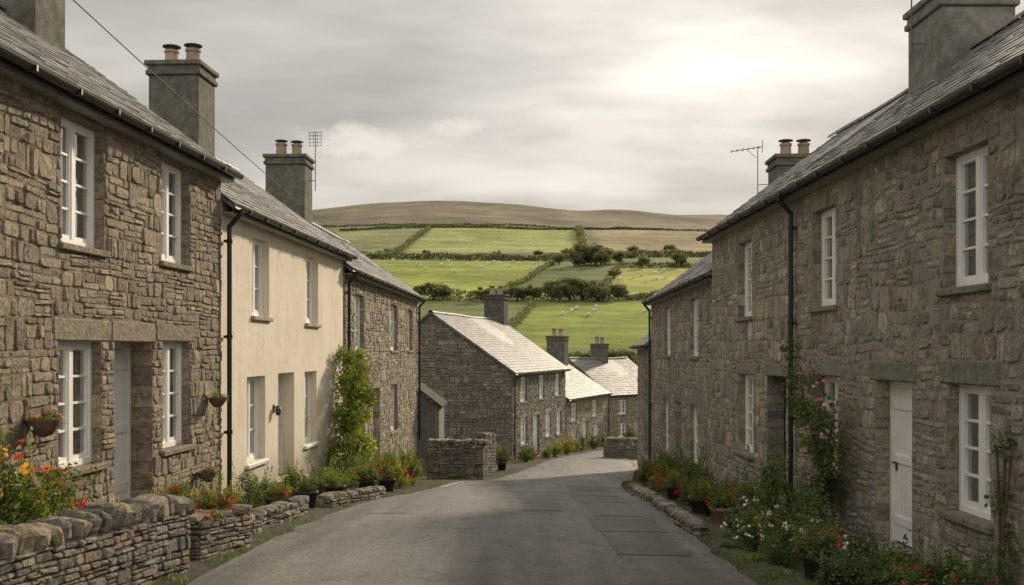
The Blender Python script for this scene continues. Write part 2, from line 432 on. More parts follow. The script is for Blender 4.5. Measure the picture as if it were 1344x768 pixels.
# ------------------------------------------------------------------ building parts
def window(H,zb,u0,u1,z0,z1,rec,rnd,rows=4,sill=True,lint=None,curt=True,lcol=(.2,.18,.15),fcol=WHITE):
    y=rec; off=(0,0,-zb)
    mb=MB(); mb.face([(u0+.03,y+.035,z0+.03),(u1-.03,y+.035,z0+.03),(u1-.03,y+.035,z1-.03),(u0+.03,y+.035,z1-.03)])
    gl=mb.obj('window',[M_glass],H,loc=off)
    f=MB(); t=.06
    f.box(u0+.002,u0+t,y-.02,y+.06,z0+.002,z1-.002,fcol); f.box(u1-t,u1-.002,y-.02,y+.06,z0+.002,z1-.002,fcol)
    f.box(u0+t,u1-t,y-.018,y+.058,z1-t,z1-.002,fcol); f.box(u0+t,u1-t,y-.018,y+.058,z0+.002,z0+t+.01,fcol)
    uc=(u0+u1)/2
    f.box(uc-.04,uc+.04,y-.016,y+.056,z0+t+.01,z1-t,fcol)
    for (a,b) in ((u0+t,uc-.04),(uc+.04,u1-t)):
        s=.032; f.box(a,a+s,y-.004,y+.05,z0+t+.01,z1-t,fcol); f.box(b-s,b,y-.004,y+.05,z0+t+.01,z1-t,fcol)
        f.box(a+s,b-s,y-.003,y+.049,z0+t+.01,z0+t+.06,fcol); f.box(a+s,b-s,y-.003,y+.049,z1-t-.035,z1-t,fcol)
        for k in range(1,rows):
            zz=z0+t+.05+(z1-z0-2*t-.08)*k/rows
            f.box(a+s,b-s,y+.006,y+.046,zz-.013,zz+.013,fcol)
    f.obj('frame',[M_paint],gl)
    if sill:
        s=MB(); s.box(u0-.07,u1+.07,-.06,y-.022,z0-.08,z0-.004,lcol if not sill=='white' else (.7,.69,.65),b=.012); s.obj('sill',[M_lint if sill!='white' else M_paint],gl)
    if lint:
        s=MB(); s.box(u0-lint[0],u1+lint[1],-.016,rec-.025,z1+.003,z1+lint[2],vary(lcol,rnd,.1),b=.016); s.obj('lintel',[M_lint],gl)
    if curt:
        c=MB(); cw=(u1-u0)*rnd.uniform(.26,.48)
        for side in (0,1):
            n=14; v=[]
            for k in range(n+1):
                uu=(u0+.04+cw*k/n) if side==0 else (u1-.04-cw*k/n)
                yy=y+.09+.022*math.sin(k*1.7)
                v+=[(uu,yy,z0-.02),(uu,yy,z1)]
            c.mesh(v,[(2*k,2*k+2,2*k+3,2*k+1) for k in range(n)],(.8,.78,.73))
        c.obj('curtain',[M_plain],gl,smooth=True)
    return gl
def door(H,zb,u0,u1,z0,z1,rec,col,lint,lcol,rnd,dark=False):
    off=(0,0,-zb); y=rec
    d=MB()
    n=max(4,int((u1-u0-.16)/.13)); w=(u1-u0-.16)/n
    for k in range(n):
        a=u0+.08+k*w; d.box(a+.003,a+w-.003,y+.01,y+.05,z0+.03,z1-.09,vary(col,rnd,.04,.01),b=.004)
    d.box(u0+.09,u1-.09,y+.03,y+.06,z0+.03,z1-.09,tuple(q*.5 for q in col))
    for zz in (z0+.25,z0+1.0,z1-.35):
        d.box(u0+.083,u1-.083,y-.008,y+.012,zz,zz+.1,col)
    o=d.obj('door',[M_paint],H,loc=off)
    f=MB(); fc=col if not dark else (.05,.05,.05)
    f.box(u0+.002,u0+.075,y-.02,y+.07,z0,z1-.002,fc); f.box(u1-.075,u1-.002,y-.02,y+.07,z0,z1-.002,fc); f.box(u0+.075,u1-.075,y-.018,y+.068,z1-.085,z1-.002,fc)
    f.obj('frame',[M_paint],o)
    h=MB(); hu=u0+.16 
    h.tube((hu,y-.05,z0+1.0),(hu+.12,y-.05,z0+1.0),.011,.011,8,(.08,.07,.05)); h.tube((hu,y-.05,z0+1.0),(hu,y+.01,z0+1.0),.012,.016,8,(.08,.07,.05)); h.box(hu-.022,hu+.022,y-.006,y+.009,z0+.9,z0+1.08,(.08,.07,.05))
    h.obj('handle',[M_metal],o)
    if lint:
        s=MB(); s.box(u0-lint[0],u1+lint[1],-.018,rec-.025,z1+.003,z1+lint[2],vary(lcol,rnd,.1),b=.016); s.obj('lintel',[M_lint],o)
    s=MB(); s.box(u0-.1,u1+.1,-.28,rec-.02,z0-.3,z0-.002,lcol,b=.015); s.obj('step',[M_lint],o)
    return o
def chimney(H,zb,u,y,w,d,z0,z1,pots,col,rnd,potcol=(.34,.27,.19),aerial=None):
    c=MB()
    c.box(u-w/2,u+w/2,y-d/2,y+d/2,z0,z1-.3,col,b=.02)
    c.box(u-w/2-.05,u+w/2+.05,y-d/2-.05,y+d/2+.05,z1-.299,z1-.2,tuple(q*.9 for q in col),b=.015)
    c.box(u-w/2-.015,u+w/2+.015,y-d/2-.015,y+d/2+.015,z1-.199,z1-.1,col,b=.01)
    c.box(u-w/2-.07,u+w/2+.07,y-d/2-.07,y+d/2+.07,z1-.099,z1,tuple(q*1.05 for q in col),b=.015)
    o=c.obj('chimney',[M_cement],H,loc=(0,0,-zb))
    for k in range(pots):
        off=(k-(pots-1)/2)*min(.46,(d)/pots)
        p=MB(); s=rnd.uniform(.92,1.08)
        p.lathe((u,y+off,z1-.002),[(.18*s,0),(.17*s,.06),(.15*s,.09),(.14*s,.30*s),(.165*s,.32*s),(.165*s,.37*s),(.14*s,.38*s),(.10*s,.38*s),(.10*s,.2)],16,vary(potcol,rnd,.2))
        p.lathe((u,y+off,z1-.002+.37*s),[(.10,0),(.10,.06),(.19,.07),(.19,.09),(.02,.13)],12,(.09,.08,.07))
        p.obj('chimney_pot',[M_terra],o)
    if aerial:
        a=MB(); ac=(.10,.10,.10); au,ay,h,L,kind=aerial
        ax,ay2=u+au,y+ay
        a.tube((ax,ay2,z1-1.0),(ax,ay2,z1+h),.013,.013,6,ac)
        a.tube((ax,ay2,z1-.7),(u,y+math.copysign(d/2,ay),z1-.7),.01,.01,6,ac)
        if kind=='grid':
            for k in range(5):
                zz=z1+h-.02-.1*k; a.tube((ax,ay2-.2,zz),(ax,ay2+.2,zz),.008,.008,5,ac)
            for k in (-.17,-.06,.06,.17): a.tube((ax,ay2+k,z1+h-.45),(ax,ay2+k,z1+h),.006,.006,5,ac)
            a.tube((ax-.35,ay2,z1+h-.22),(ax+.35,ay2,z1+h-.22),.008,.008,5,ac)
        elif kind=='yagi':
            zz=z1+h-.06
            a.tube((ax,ay2-L*.85,zz-.08),(ax,ay2+L*.15,zz+.04),.011,.011,6,ac)
            for k in range(6):
                t=-L*.85+L*.9*k/5; zk=zz-.08+.12*(k/5*.9)
                a.tube((ax-.12,ay2+t,zk),(ax+.12,ay2+t,zk),.006,.006,5,ac); a.tube((ax,ay2+t,zk-.045),(ax,ay2+t,zk+.045),.006,.006,5,ac)
            a.tube((ax,ay2-L*.05,zz-.25),(ax,ay2-L*.35,zz-.02),.008,.008,5,ac)
            a.tube((ax,ay2+L*.15,zz-.12),(ax,ay2+L*.15,zz+.2),.009,.009,5,ac)
        else:
            for k in range(2):
                zz=z1+h-.15-.35*k; a.tube((ax,ay2-.14,zz),(ax,ay2+.14,zz),.01,.01,5,ac)
        a.obj('aerial',[M_metal],o)
    return o

def house(name,label,P0,P1,ze,zb,depth,pitch,style,ops,seed,chim=(),pipes=(),gable0=False,gable1=False,slate=PAL_SLATE,lcol=(.31,.27,.21),stone_kw={},group="stone terraced cottages along the street",over=(.0,.0),slsz=1.0,lamp=None):
    rnd=random.Random(seed)
    P0=Vector(P0);P1=Vector(P1);d=P1-P0;L=d.length;rot=math.atan2(d.y,d.x)
    H=empty(name,(P0.x,P0.y,zb),rot,label,"house",group)
    off=(0,0,-zb)
    zlow=zb-1.0
    wm={'stone':M_mortar,'cream':M_cream}[style['kind']]; mc=style.get('mc',MG)
    w=MB()
    us=sorted(set([0,L]+[o['u0'] for o in ops]+[o['u1'] for o in ops])); zs=sorted(set([zlow,ze]+[o['z0'] for o in ops]+[o['z1'] for o in ops]))
    for i in range(len(us)-1):
        for j in range(len(zs)-1):
            cu=(us[i]+us[i+1])/2;cz=(zs[j]+zs[j+1])/2
            if any(o['u0']<cu<o['u1'] and o['z0']<cz<o['z1'] for o in ops): continue
            w.face([(us[i],0,zs[j]),(us[i+1],0,zs[j]),(us[i+1],0,zs[j+1]),(us[i],0,zs[j+1])],mc)
    hr=ze+depth/2*math.tan(pitch)
    T=.012
    for x in (T,L-T):
        w.face([(x,0,zlow),(x,depth,zlow),(x,depth,ze-.02),(x,depth/2,hr-.02),(x,0,ze-.02)],mc)
    w.face([(0,depth,zlow),(L,depth,zlow),(L,depth,ze),(0,depth,ze)],mc)
    for o in ops:
        a,b,c,e=o['u0'],o['u1'],o['z0'],o['z1']; r=o['rec']+.07
        for q in ([(a,0,c),(a,r,c),(a,r,e),(a,0,e)],[(b,0,c),(b,r,c),(b,r,e),(b,0,e)],[(a,0,e),(b,0,e),(b,r,e),(a,r,e)],[(a,0,c),(b,0,c),(b,r,c),(a,r,c)]): w.face(q,mc)
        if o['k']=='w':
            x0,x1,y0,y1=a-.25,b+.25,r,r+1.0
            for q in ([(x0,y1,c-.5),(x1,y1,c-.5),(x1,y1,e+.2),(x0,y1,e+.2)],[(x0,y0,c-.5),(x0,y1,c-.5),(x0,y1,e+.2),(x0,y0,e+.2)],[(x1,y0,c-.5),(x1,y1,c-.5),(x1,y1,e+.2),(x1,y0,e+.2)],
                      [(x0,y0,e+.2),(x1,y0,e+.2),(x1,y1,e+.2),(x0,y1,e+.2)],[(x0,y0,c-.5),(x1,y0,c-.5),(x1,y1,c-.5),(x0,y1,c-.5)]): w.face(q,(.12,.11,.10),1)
    if style['kind']=='stone':
        holes=[]
        for o in ops:
            holes.append((o['u0']-.004,o['u1']+.004,o['z0'],o['z1']))
            l=o.get('lint')
            if l: holes.append((o['u0']-l[0],o['u1']+l[1],o['z1'],o['z1']+l[2]))
            if o['k']=='w': holes.append((o['u0']-.07,o['u1']+.07,o['z0']-.08,o['z0']))
        pal=style['pal']
        kw=dict(stone_kw)
        stones(w,0,L,max(zlow,zb-.5),ze-.02,holes,lambda u,z,p:(u,-p,z),pal,rnd,m=2,**kw)
        for flag,xx,sg in ((gable0,T,-1),(gable1,L-T,1)):
            if flag:
                tp=math.tan(pitch)
                def lim(z): 
                    k=max(0,(z+.08-ze)/tp); return (k,depth-k)
                stones(w,0,depth,max(zlow,zb-.5),hr-.1,[],lambda u,z,p,xx=xx,sg=sg:(xx+sg*p,u,z),pal,rnd,m=2,lim=lim,**kw)
        for o in ops:
            for side in (0,1):
                z=o['z0']
                while z<o['z1']-.05:
                    h=min(rnd.uniform(.12,.26),o['z1']-z); r=o['rec']-.022; x=o['u0'] if side==0 else o['u1']; sg=1 if side==0 else -1
                    c=vary(pal[rnd.randrange(len(pal))],rnd,.2)
                    w.box(min(x-sg*.003,x+sg*rnd.uniform(.008,.016)),max(x-sg*.003,x+sg*rnd.uniform(.008,.016)),.004,r,z+.006,z+h-.006,c,2,b=.003)
                    z+=h
    w.obj('wall',[wm,M_plain,M_stone],H,loc=off)
    for o in ops:
        if o['k']=='w':
            window(H,zb,o['u0'],o['u1'],o['z0'],o['z1'],o['rec'],rnd,rows=o.get('rows',4),sill=o.get('sill',True),lint=o.get('lint'),curt=o.get('curt',True),lcol=lcol,fcol=o.get('fcol',WHITE))
        else:
            door(H,zb,o['u0'],o['u1'],o['z0'],o['z1'],o['rec'],o.get('col',(.6,.6,.57)),o.get('lint'),lcol,rnd,dark=o.get('dark',False))
    if lamp:
        lu,lz=lamp; m=MB(); m.lathe((lu,-.09,lz),[(.0,.0),(.045,.01),(.055,.12),(.03,.17),(0,.18)],10,(.06,.06,.055)); m.tube((lu,0,lz+.13),(lu,-.1,lz+.19),.01,.01,6,BLACK); m.box(lu-.03,lu+.03,-.02,-.001,lz+.05,lz+.2,BLACK)
        m.obj('wall_lamp',[M_metal],H,loc=off)
    r=MB(); ov=.24; cp,sp=math.cos(pitch),math.sin(pitch)
    S=(depth/2+ov)/cp
    def rp(u,s,h,back=False):
        y=-ov+s*cp-h*sp; z=ze+.06-ov*math.tan(pitch)+s*sp+h*cp
        z-=.05*math.sin(math.pi*max(0,min(1,u/L)))*(1+.5*math.sin(u*.9+seed))*min(1,s/S*1.5)
        if back: y=depth-y
        return (u,y,z)
    e0,e1=-over[0],L+over[1]
    for back in (False,True):
        a=[rp(e0,0,-.08,back),rp(e1,0,-.08,back),rp(e1,S,-.08,back),rp(e0,S,-.08,back)]; b=[rp(e0,0,-.03,back),rp(e1,0,-.03,back),rp(e1,S,-.03,back),rp(e0,S,-.03,back)]
        r.mesh(a+b,[(0,1,2,3),(4,5,6,7),(0,1,5,4),(1,2,6,5),(3,0,4,7)],slate[1])
    for back in (False,True):
        sh=.23*slsz; s=0
        if back: sh*=2
        while s<S-.05:
            u=e0-rnd.uniform(0,.2)
            while u<e1:
                ww=rnd.uniform(.2,.34)*slsz*(2 if back else 1); a=max(u,e0)+.003;b=min(u+ww,e1)-.003; u+=ww
                if b-a<.03: continue
                lo=s-.01+rnd.uniform(-.012,.012); hi=min(s+sh+.03,S); t=rnd.uniform(.012,.026); t2=t+rnd.uniform(-.005,.005)
                v=[rp(a,lo,t,back),rp(b,lo,t2,back),rp(b,hi,.004,back),rp(a,hi,.004,back),rp(a,lo,-.03,back),rp(b,lo,-.03,back)]
                r.mesh(v,[(0,1,2,3),(4,5,1,0),(4,0,3),(5,2,1)],vary(slate[rnd.randrange(len(slate))],rnd,.2,.03))
            s+=sh*(1-.15*s/S)
    u=e0
    while u<e1-.05:
        b=min(u+.42,e1); n=8; v=[]
        for x,k in ((u,1.06),(b-.006,1.0)):
            zr=rp(x,S,0)[2]
            for q in range(n+1):
                t=math.pi*(q/n); v.append((x,depth/2+.13*k*math.cos(t),zr-.04+.11*k*math.sin(t)))
        r.mesh(v,[(q,q+1,n+2+q,n+1+q) for q in range(n)],vary((.17,.155,.135),rnd,.2)); u=b
    r.obj('roof',[M_slate],H,loc=off)
    gz=ze+.02-ov*math.tan(pitch)
    f=MB(); f.box(e0,e1,-ov+.03,-ov+.055,gz-.10,gz+.02,(.05,.045,.04)); f.box(e0,e1,-ov+.055,.0,gz-.10,gz-.08,(.3,.28,.24))
    f.obj('fascia',[M_paint],H,loc=off)
    gt=MB(); n=8; v=[]
    for x in (e0,e1):
        for q in range(n+1):
            t=math.pi+math.pi*q/n; v.append((x,-ov-.045+.07*math.cos(t),gz+.015+.07*math.sin(t)))
        for q in range(n,-1,-1):
            t=math.pi+math.pi*q/n; v.append((x,-ov-.045+.06*math.cos(t),gz+.015+.06*math.sin(t)))
    k=2*(n+1)
    gt.mesh(v,[(q,(q+1)%k,k+(q+1)%k,k+q) for q in range(k)]+[tuple(range(k)),tuple(range(k,2*k))],GUT)
    u=e0+.4
    while u<e1: gt.box(u-.015,u+.015,-ov-.122,-ov+.028,gz-.062,gz+.0,GUT); u+=.9
    gt.obj('gutter',[M_metal],H,loc=off)
    for pu in pipes:
        p=MB(); rr_=.038
        p.tube((pu,-ov-.045,gz-.05),(pu,-ov-.045,gz-.10),rr_,rr_,10,BLACK); p.tube((pu,-ov-.045,gz-.09),(pu,-.10,gz-.30),rr_,rr_,10,BLACK); p.tube((pu,-.10,gz-.28),(pu,-.10,zb+.02),rr_,rr_,10,BLACK)
        zz=gz-.5
        while zz>zb+.2: p.tube((pu,-.10,zz),(pu,-.10,zz-.06),.05,.05,10,BLACK); p.box(pu-.07,pu+.07,-.075,-.03,zz-.05,zz-.01,BLACK); zz-=1.5
        p.obj('downpipe',[M_metal],H,loc=off)
    for c in chim:
        chimney(H,zb,c['u'],c.get('y',depth/2),c['w'],c['d'],hr-.9,c['z1'],c['pots'],c.get('col',(.20,.187,.162)),rnd,aerial=c.get('aer'))
    return H,L

def W(a,b,z0,z1,rec=.13,**k): return dict(k='w',a=a,b=b,z0=z0,z1=z1,rec=rec,**k)
def D(a,b,z0,z1,rec=.28,**k): return dict(k='d',a=a,b=b,z0=z0,z1=z1,rec=rec,**k)
def conv(ops,Y0,Y1,L,rev=False):
    for o in ops:
        if not rev: o['u0']=(o['a']-Y0)*L/(Y1-Y0); o['u1']=(o['b']-Y0)*L/(Y1-Y0)
        else: o['u0']=(Y1-o['b'])*L/(Y1-Y0); o['u1']=(Y1-o['a'])*L/(Y1-Y0)
    return ops
def LL(p,q): return (Vector(p)-Vector(q)).length
xl=lambda Y:-5.419+.0543*Y
xr=lambda Y:4.73-.0146*Y
xl3=lambda Y:-4.91+.0336*Y
xr3=lambda Y:3.96+.025*Y
CHD=(.15,.14,.12)

# left: warm rubble house
p0,p1=(xl(4),4),(xl(16),16); L=LL(p0,p1)
ops=conv([W(10.95,11.97,1.16,2.56,.13),W(13.66,14.66,1.2,2.58,.13),
  W(10.9,11.9,-1.3,.1,.13,lint=(.12,.22,.25)),W(13.7,14.68,-1.34,.12,.13,lint=(.22,.16,.24)),
  D(12.24,13.36,-2.05,.1,.3,lint=(.08,.08,.25),col=(.66,.67,.65)),
  W(7.2,8.2,1.16,2.56,.13),W(7.2,8.2,-1.3,.1,.13,lint=(.15,.15,.25))],4,16,L)
house('stone_house',"two storey brown rubble stone cottage with white casement windows",p0,p1,2.88,-2.05,5.4,math.radians(36),dict(kind='stone',pal=PAL_WARM,mc=MW),ops,1,
  chim=[dict(u=10.9,w=.9,d=1.1,z1=6.2,pots=2,col=CHD)],lcol=(.31,.265,.195),stone_kw=dict(row=(.16,.32),w=(.09,.36),prot=(.003,.024),gap=.011,single=.3,cham=(.06,.30),cv=.22,warp=.05),over=(0,.06))
# cream house
p0,p1=(xl(16.01),16.01),(xl(24.7),24.7); L=LL(p0,p1)
ops=conv([W(17.6,18.6,.6,1.98,.14,rows=3),W(21.2,22.25,.57,2.0,.14,rows=3),W(17.3,18.35,-1.93,-.45,.14,sill='white',rows=3),W(21.1,22.1,-1.96,-.44,.14,rows=3,sill='white'),
  D(19.17,20.3,-2.45,-.43,.24,col=(.72,.73,.70))],16.01,24.7,L)
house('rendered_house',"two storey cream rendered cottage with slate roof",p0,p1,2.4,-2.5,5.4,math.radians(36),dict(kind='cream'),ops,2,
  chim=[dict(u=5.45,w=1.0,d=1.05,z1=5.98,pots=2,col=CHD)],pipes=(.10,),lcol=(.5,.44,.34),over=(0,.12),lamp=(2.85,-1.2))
# left: third house, its roof a step lower
p0,p1=(xl3(24.72),24.72),(xl3(39),39); L=LL(p0,p1)
ops=conv([W(26.2,27.5,.0,1.45,.12,rows=3),W(32.2,33.7,.0,1.45,.12,rows=3),W(26.3,27.6,-2.5,-1.05,.12,lint=(.12,.12,.22),rows=3),D(28.9,30.1,-3.4,-1.1,.2,col=(.7,.7,.66),lint=(.12,.12,.22)),W(32.3,33.7,-2.6,-1.1,.12,lint=(.12,.12,.22),rows=3),
   W(36.2,37.4,.0,1.45,.12,rows=3)],24.72,39,L)
house('stone_house',"two storey dark stone cottage with climbing plant beside it",p0,p1,2.1,-3.4,5.4,math.radians(36),dict(kind='stone',pal=PAL_WARM[:4]+PAL_GREY,mc=MW),ops,3,
  chim=[dict(u=5.5,w=1.0,d=1.15,z1=5.72,pots=2,col=CHD,aer=(0,-.78,.75,.6,'grid'))],pipes=(.25,L-.2),stone_kw=dict(row=(.18,.34),w=(.12,.45),prot=(.004,.026),single=.3),over=(0,.08))
SKR=dict(row=(.17,.38),w=(.09,.36),prot=(.002,.017),gap=.02,cham=(.08,.34),single=.34,warp=.06,cv=.25)
# right: near house
p1,p0=(xr(3),3),(xr(13.45),13.45); L=LL(p0,p1)
ops=conv([W(9.86,10.85,.65,2.04,.15),W(9.81,10.78,-1.68,-.35,.15,lint=(.16,.2,.25)),D(11.67,12.8,-2.38,-.37,.2,col=(.84,.83,.81),lint=(.18,.14,.23)),W(5.5,6.5,.65,2.04,.15),W(5.5,6.5,-1.68,-.35,.15,lint=(.15,.15,.24))],3,13.45,L,True)
house('stone_house',"grey rubble stone cottage with white plank door and casement windows",p0,p1,2.62,-2.4,5.4,math.radians(37),dict(kind='stone',pal=PAL_GREY),ops,4,
  lcol=(.30,.28,.235),stone_kw=SKR)
# right: second house
p1,p0=(xr(13.46),13.46),(xr(22.5),22.5); L=LL(p0,p1)
ops=conv([W(14.3,15.35,.64,2.06,.15),W(19.0,20.1,.64,2.08,.15),W(14.2,15.2,-1.75,-.37,.15,lint=(.14,.14,.23)),D(16.75,17.95,-2.7,-.44,.32,col=(.02,.018,.016),dark=True,lint=(.14,.14,.22)),W(18.9,20.05,-1.95,-.46,.15,lint=(.14,.14,.22))],13.46,22.5,L,True)
house('stone_house',"grey rubble stone cottage with dark doorway and black downpipe",p0,p1,2.62,-2.8,5.4,math.radians(37),dict(kind='stone',pal=PAL_GREY),ops,5,
  chim=[dict(u=6.1,w=1.3,d=1.15,z1=5.62,pots=0,col=(.24,.23,.205),aer=(0,-.78,.6,.5,'mast'))],pipes=(6.35,),lcol=(.30,.28,.235),stone_kw=SKR,over=(.08,0))
# right: third lower house
p1,p0=(xr3(22.52),22.52),(xr3(35.6),35.6); L=LL(p0,p1)
ops=conv([W(25.2,26.6,-.15,1.32,.12,rows=3),W(30.5,32.0,-.15,1.3,.12,rows=3),W(25.3,26.6,-2.9,-1.4,.12,lint=(.14,.14,.22),rows=3),D(28.2,29.5,-3.8,-1.45,.2,col=(.6,.6,.58),lint=(.14,.14,.22)),W(31,32.3,-3.1,-1.5,.12,lint=(.14,.14,.22),rows=3)],22.52,35.6,L,True)
house('stone_house',"lower stepped stone cottage with slate roof and sash windows",p0,p1,1.82,-3.9,5.4,math.radians(36),dict(kind='stone',pal=PAL_GREY),ops,6,lcol=(.30,.28,.235),
  chim=[dict(u=9.0,w=1.0,d=1.15,z1=5.0,pots=2,col=CHD,aer=(.0,-.95,.30,.8,'yagi'))],pipes=(.3,),stone_kw=dict(row=(.2,.38),w=(.14,.45),prot=(.003,.022),gap=.018,single=.3),over=(.08,0))
p1,p0=(4.86,35.7),(5.1,41.5); L=LL(p0,p1)
ops=conv([W(37,38.2,-1.7,-.5,.12,rows=3),W(37,38.2,-3.9,-2.6,.12,rows=3)],35.7,41.5,L,True)
house('stone_house',"small stone cottage at the bend of the road",p0,p1,.3,-4.9,5.4,math.radians(36),dict(kind='stone',pal=PAL_GREY),ops,7,stone_kw=dict(row=(.22,.4),w=(.2,.5),prot=(.006,.025)),over=(.08,0))

# middle houses
def uops(l): 
    for o in l: o['u0'],o['u1']=o['a'],o['b']
    return l
p0,p1=(0,48),(3.07,59)
ops=uops([W(1.5,2.6,-2.5,-1.3,.08,rows=3),W(5.2,6.3,-2.5,-1.3,.08,rows=3),W(8.9,10.0,-2.5,-1.3,.08,rows=3),W(1.5,2.7,-4.6,-3.3,.08,rows=3,lint=(.12,.12,.2)),D(4.0,5.2,-5.4,-3.3,.12,col=(.75,.75,.72),lint=(.12,.12,.2)),W(6.6,7.8,-4.6,-3.3,.08,rows=3,lint=(.12,.12,.2)),W(9.2,10.3,-4.7,-3.4,.08,rows=3,lint=(.12,.12,.2))])
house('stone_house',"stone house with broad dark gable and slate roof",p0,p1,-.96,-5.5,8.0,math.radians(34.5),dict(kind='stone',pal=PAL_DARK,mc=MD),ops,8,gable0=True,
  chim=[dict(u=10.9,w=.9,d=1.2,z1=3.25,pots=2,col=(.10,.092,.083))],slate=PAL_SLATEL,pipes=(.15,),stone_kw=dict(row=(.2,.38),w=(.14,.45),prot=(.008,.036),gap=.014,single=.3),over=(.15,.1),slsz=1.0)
p0,p1=(3.15,59.6),(6.35,68.3)
ops=uops([W(1.0,2.1,-4.2,-3.15,.08,rows=3),W(5.6,6.7,-4.2,-3.15,.08,rows=3),D(3.4,4.5,-6.2,-4.4,.12,col=(.75,.75,.72)),W(1.0,2.1,-5.8,-4.7,.08,rows=3),W(6.0,7.1,-5.8,-4.7,.08,rows=3)])
house('stone_house',"low stone cottage with slate roof below the gabled house",p0,p1,-2.75,-6.2,7,math.radians(33),dict(kind='stone',pal=PAL_WARM,mc=MW),ops,9,gable0=True,
  chim=[dict(u=8.4,y=3.2,w=.9,d=1.25,z1=.98,pots=2,col=CHD)],slate=PAL_SLATEL,stone_kw=dict(row=(.24,.4),w=(.25,.6),prot=(.012,.04),gap=.014),over=(.1,.1),slsz=1.05)
p0,p1=(6.6,69.4),(11.2,74.6)
ops=uops([W(1.0,2.0,-4.4,-3.4,.08,rows=3),W(4.0,5.0,-4.4,-3.4,.08,rows=3),W(1.0,2.0,-6,-5,.08,rows=3),D(2.8,3.7,-6.6,-4.8,.12,col=(.4,.35,.3)),W(4.4,5.4,-6,-5,.08,rows=3)])
house('stone_house',"low stone cottage with slate roof by the bend",p0,p1,-2.95,-6.6,7,math.radians(34),dict(kind='stone',pal=PAL_WARM,mc=MW),ops,10,gable0=True,
  chim=[dict(u=3.6,w=.75,d=1.05,z1=.5,pots=2,col=CHD)],slate=PAL_SLATEL,stone_kw=dict(row=(.24,.4),w=(.25,.6),prot=(.012,.04),gap=.014),over=(.1,.1),slsz=1.05)

sh=empty('shed',(-3.62,39.3,-4.9),0,"grey boarded lean-to shed with dark sloping roof","shed")
mb=MB()
for k in range(5): mb.box(.02+k*.16,.17+k*.16,-.03,0,.0,3.3-.12*k,vary((.20,.20,.19),R,.1))
mb.box(0,.82,0.002,3.0,0,2.8,(.15,.15,.14)); mb.obj('wall',[M_plain],sh)
mb=MB(); mb.mesh([(-.1,-.2,3.5),(.95,-.2,2.7),(.95,3.2,2.7),(-.1,3.2,3.5),(-.1,-.2,3.57),(.95,-.2,2.77),(.95,3.2,2.77),(-.1,3.2,3.57)],[(0,1,2,3),(4,5,6,7),(0,1,5,4),(1,2,6,5),(2,3,7,6),(3,0,4,7)],(.04,.04,.04)); mb.obj('roof',[M_cement],sh)

# ------------------------------------------------------------------ dry stone walls
def dry_wall(name,label,pts,h,th,seed,pal=PAL_DARK,cap=(.2,.13),both=True,gp="dry stone garden walls",caps=True,sk=None,tl=(-.15,.25)):
    rnd=random.Random(seed); w=MB()
    o=Vector((pts[0][0],pts[0][1],0)); zb=min(G(*p) for p in pts)
    for (a,b) in zip(pts[:-1],pts[1:]):
        A=Vector((a[0],a[1],0));B=Vector((b[0],b[1],0));d=B-A;L=d.length;d.normalize();n=Vector((-d.y,d.x,0))
        ga,gb=G(*a),G(*b)
        def at(u,y,z): 
            q=A+d*u+n*y-o; return (q.x,q.y,z+ga+(gb-ga)*u/L-zb)
        V=[at(0,0,-.4),at(L,0,-.4),at(L,th,-.4),at(0,th,-.4),at(0,0,h),at(L,0,h),at(L,th,h),at(0,th,h)]
        w.mesh(V,[(4,5,6,7),(0,1,5,4),(1,2,6,5),(2,3,7,6),(3,0,4,7)],(.07,.062,.05))
        kw=dict(row=(.08,.15),w=(.06,.22),prot=(.006,.028),gap=.008,warp=.02,single=.25,cham=(.06,.26),cv=.26)
        if sk: kw.update(sk)
        stones(w,0,L,-.3,h,[],lambda u,z,p:at(u,-p,z),pal,rnd,**kw)
        if both: stones(w,0,L,-.3,h,[],lambda u,z,p:at(u,th+p,z),pal,rnd,**kw)
        stones(w,0,th,-.3,h,[],lambda u,z,p:at(L+p,u,z),pal,rnd,**kw)
        stones(w,0,th,-.3,h,[],lambda u,z,p:at(-p,u,z),pal,rnd,**kw)
        if caps:
            u=0; ang=math.atan2(d.y,d.x)
            while u<L:
                ww=rnd.uniform(cap[0]*.75,cap[0]*1.25); hh=cap[1]*rnd.uniform(.85,1.15); c=at(u+ww/2,th/2+rnd.uniform(-.015,.015),h+hh*.65)
                w.rock(c,(ww*.52,th*.56*rnd.uniform(.9,1.08),hh),rnd,vary(pal[rnd.randrange(len(pal))],rnd,.28),rot=ang+rnd.uniform(-.12,.12),tilt=rnd.uniform(*tl),na=14,nb=9,nz=.13,e=.62)
                u+=ww*.97
    ob=w.obj(name,[M_stone],loc=(o.x,o.y,zb)); tag(ob,label,"wall",gp); return ob
PW=mul(PAL_DARK+PAL_WARM[:3],.9)
dry_wall('dry_stone_wall',"dry stone garden wall with rounded upright capstones",[(-3.62,3.5),(-3.36,6.4),(-3.12,8.4),(-3.0,9.5)],.52,.34,21,pal=PW,cap=(.17,.105))
dry_wall('dry_stone_wall',"low dry stone planter wall filled with geraniums",[(-3.04,9.95),(-2.86,11.2)],.38,.5,22,pal=PW,cap=(.16,.04))
dry_wall('dry_stone_wall',"low rough stone edging of a roadside flower bed",[(-3.02,11.9),(-2.82,14.2)],.14,.24,23,pal=PW,cap=(.17,.05))
dry_wall('dry_stone_wall',"low rough stone edging of a roadside flower bed",[(-2.66,15.0),(-2.2,17.6)],.12,.22,24,pal=PW,cap=(.17,.05))
dry_wall('dry_stone_wall',"chest high dry stone wall beside the road in front of gabled house",[(-2.75,33.2),(-.95,33.0)],1.15,.45,25,pal=PW,cap=(.2,.09),sk=dict(row=(.14,.22),w=(.12,.35)))
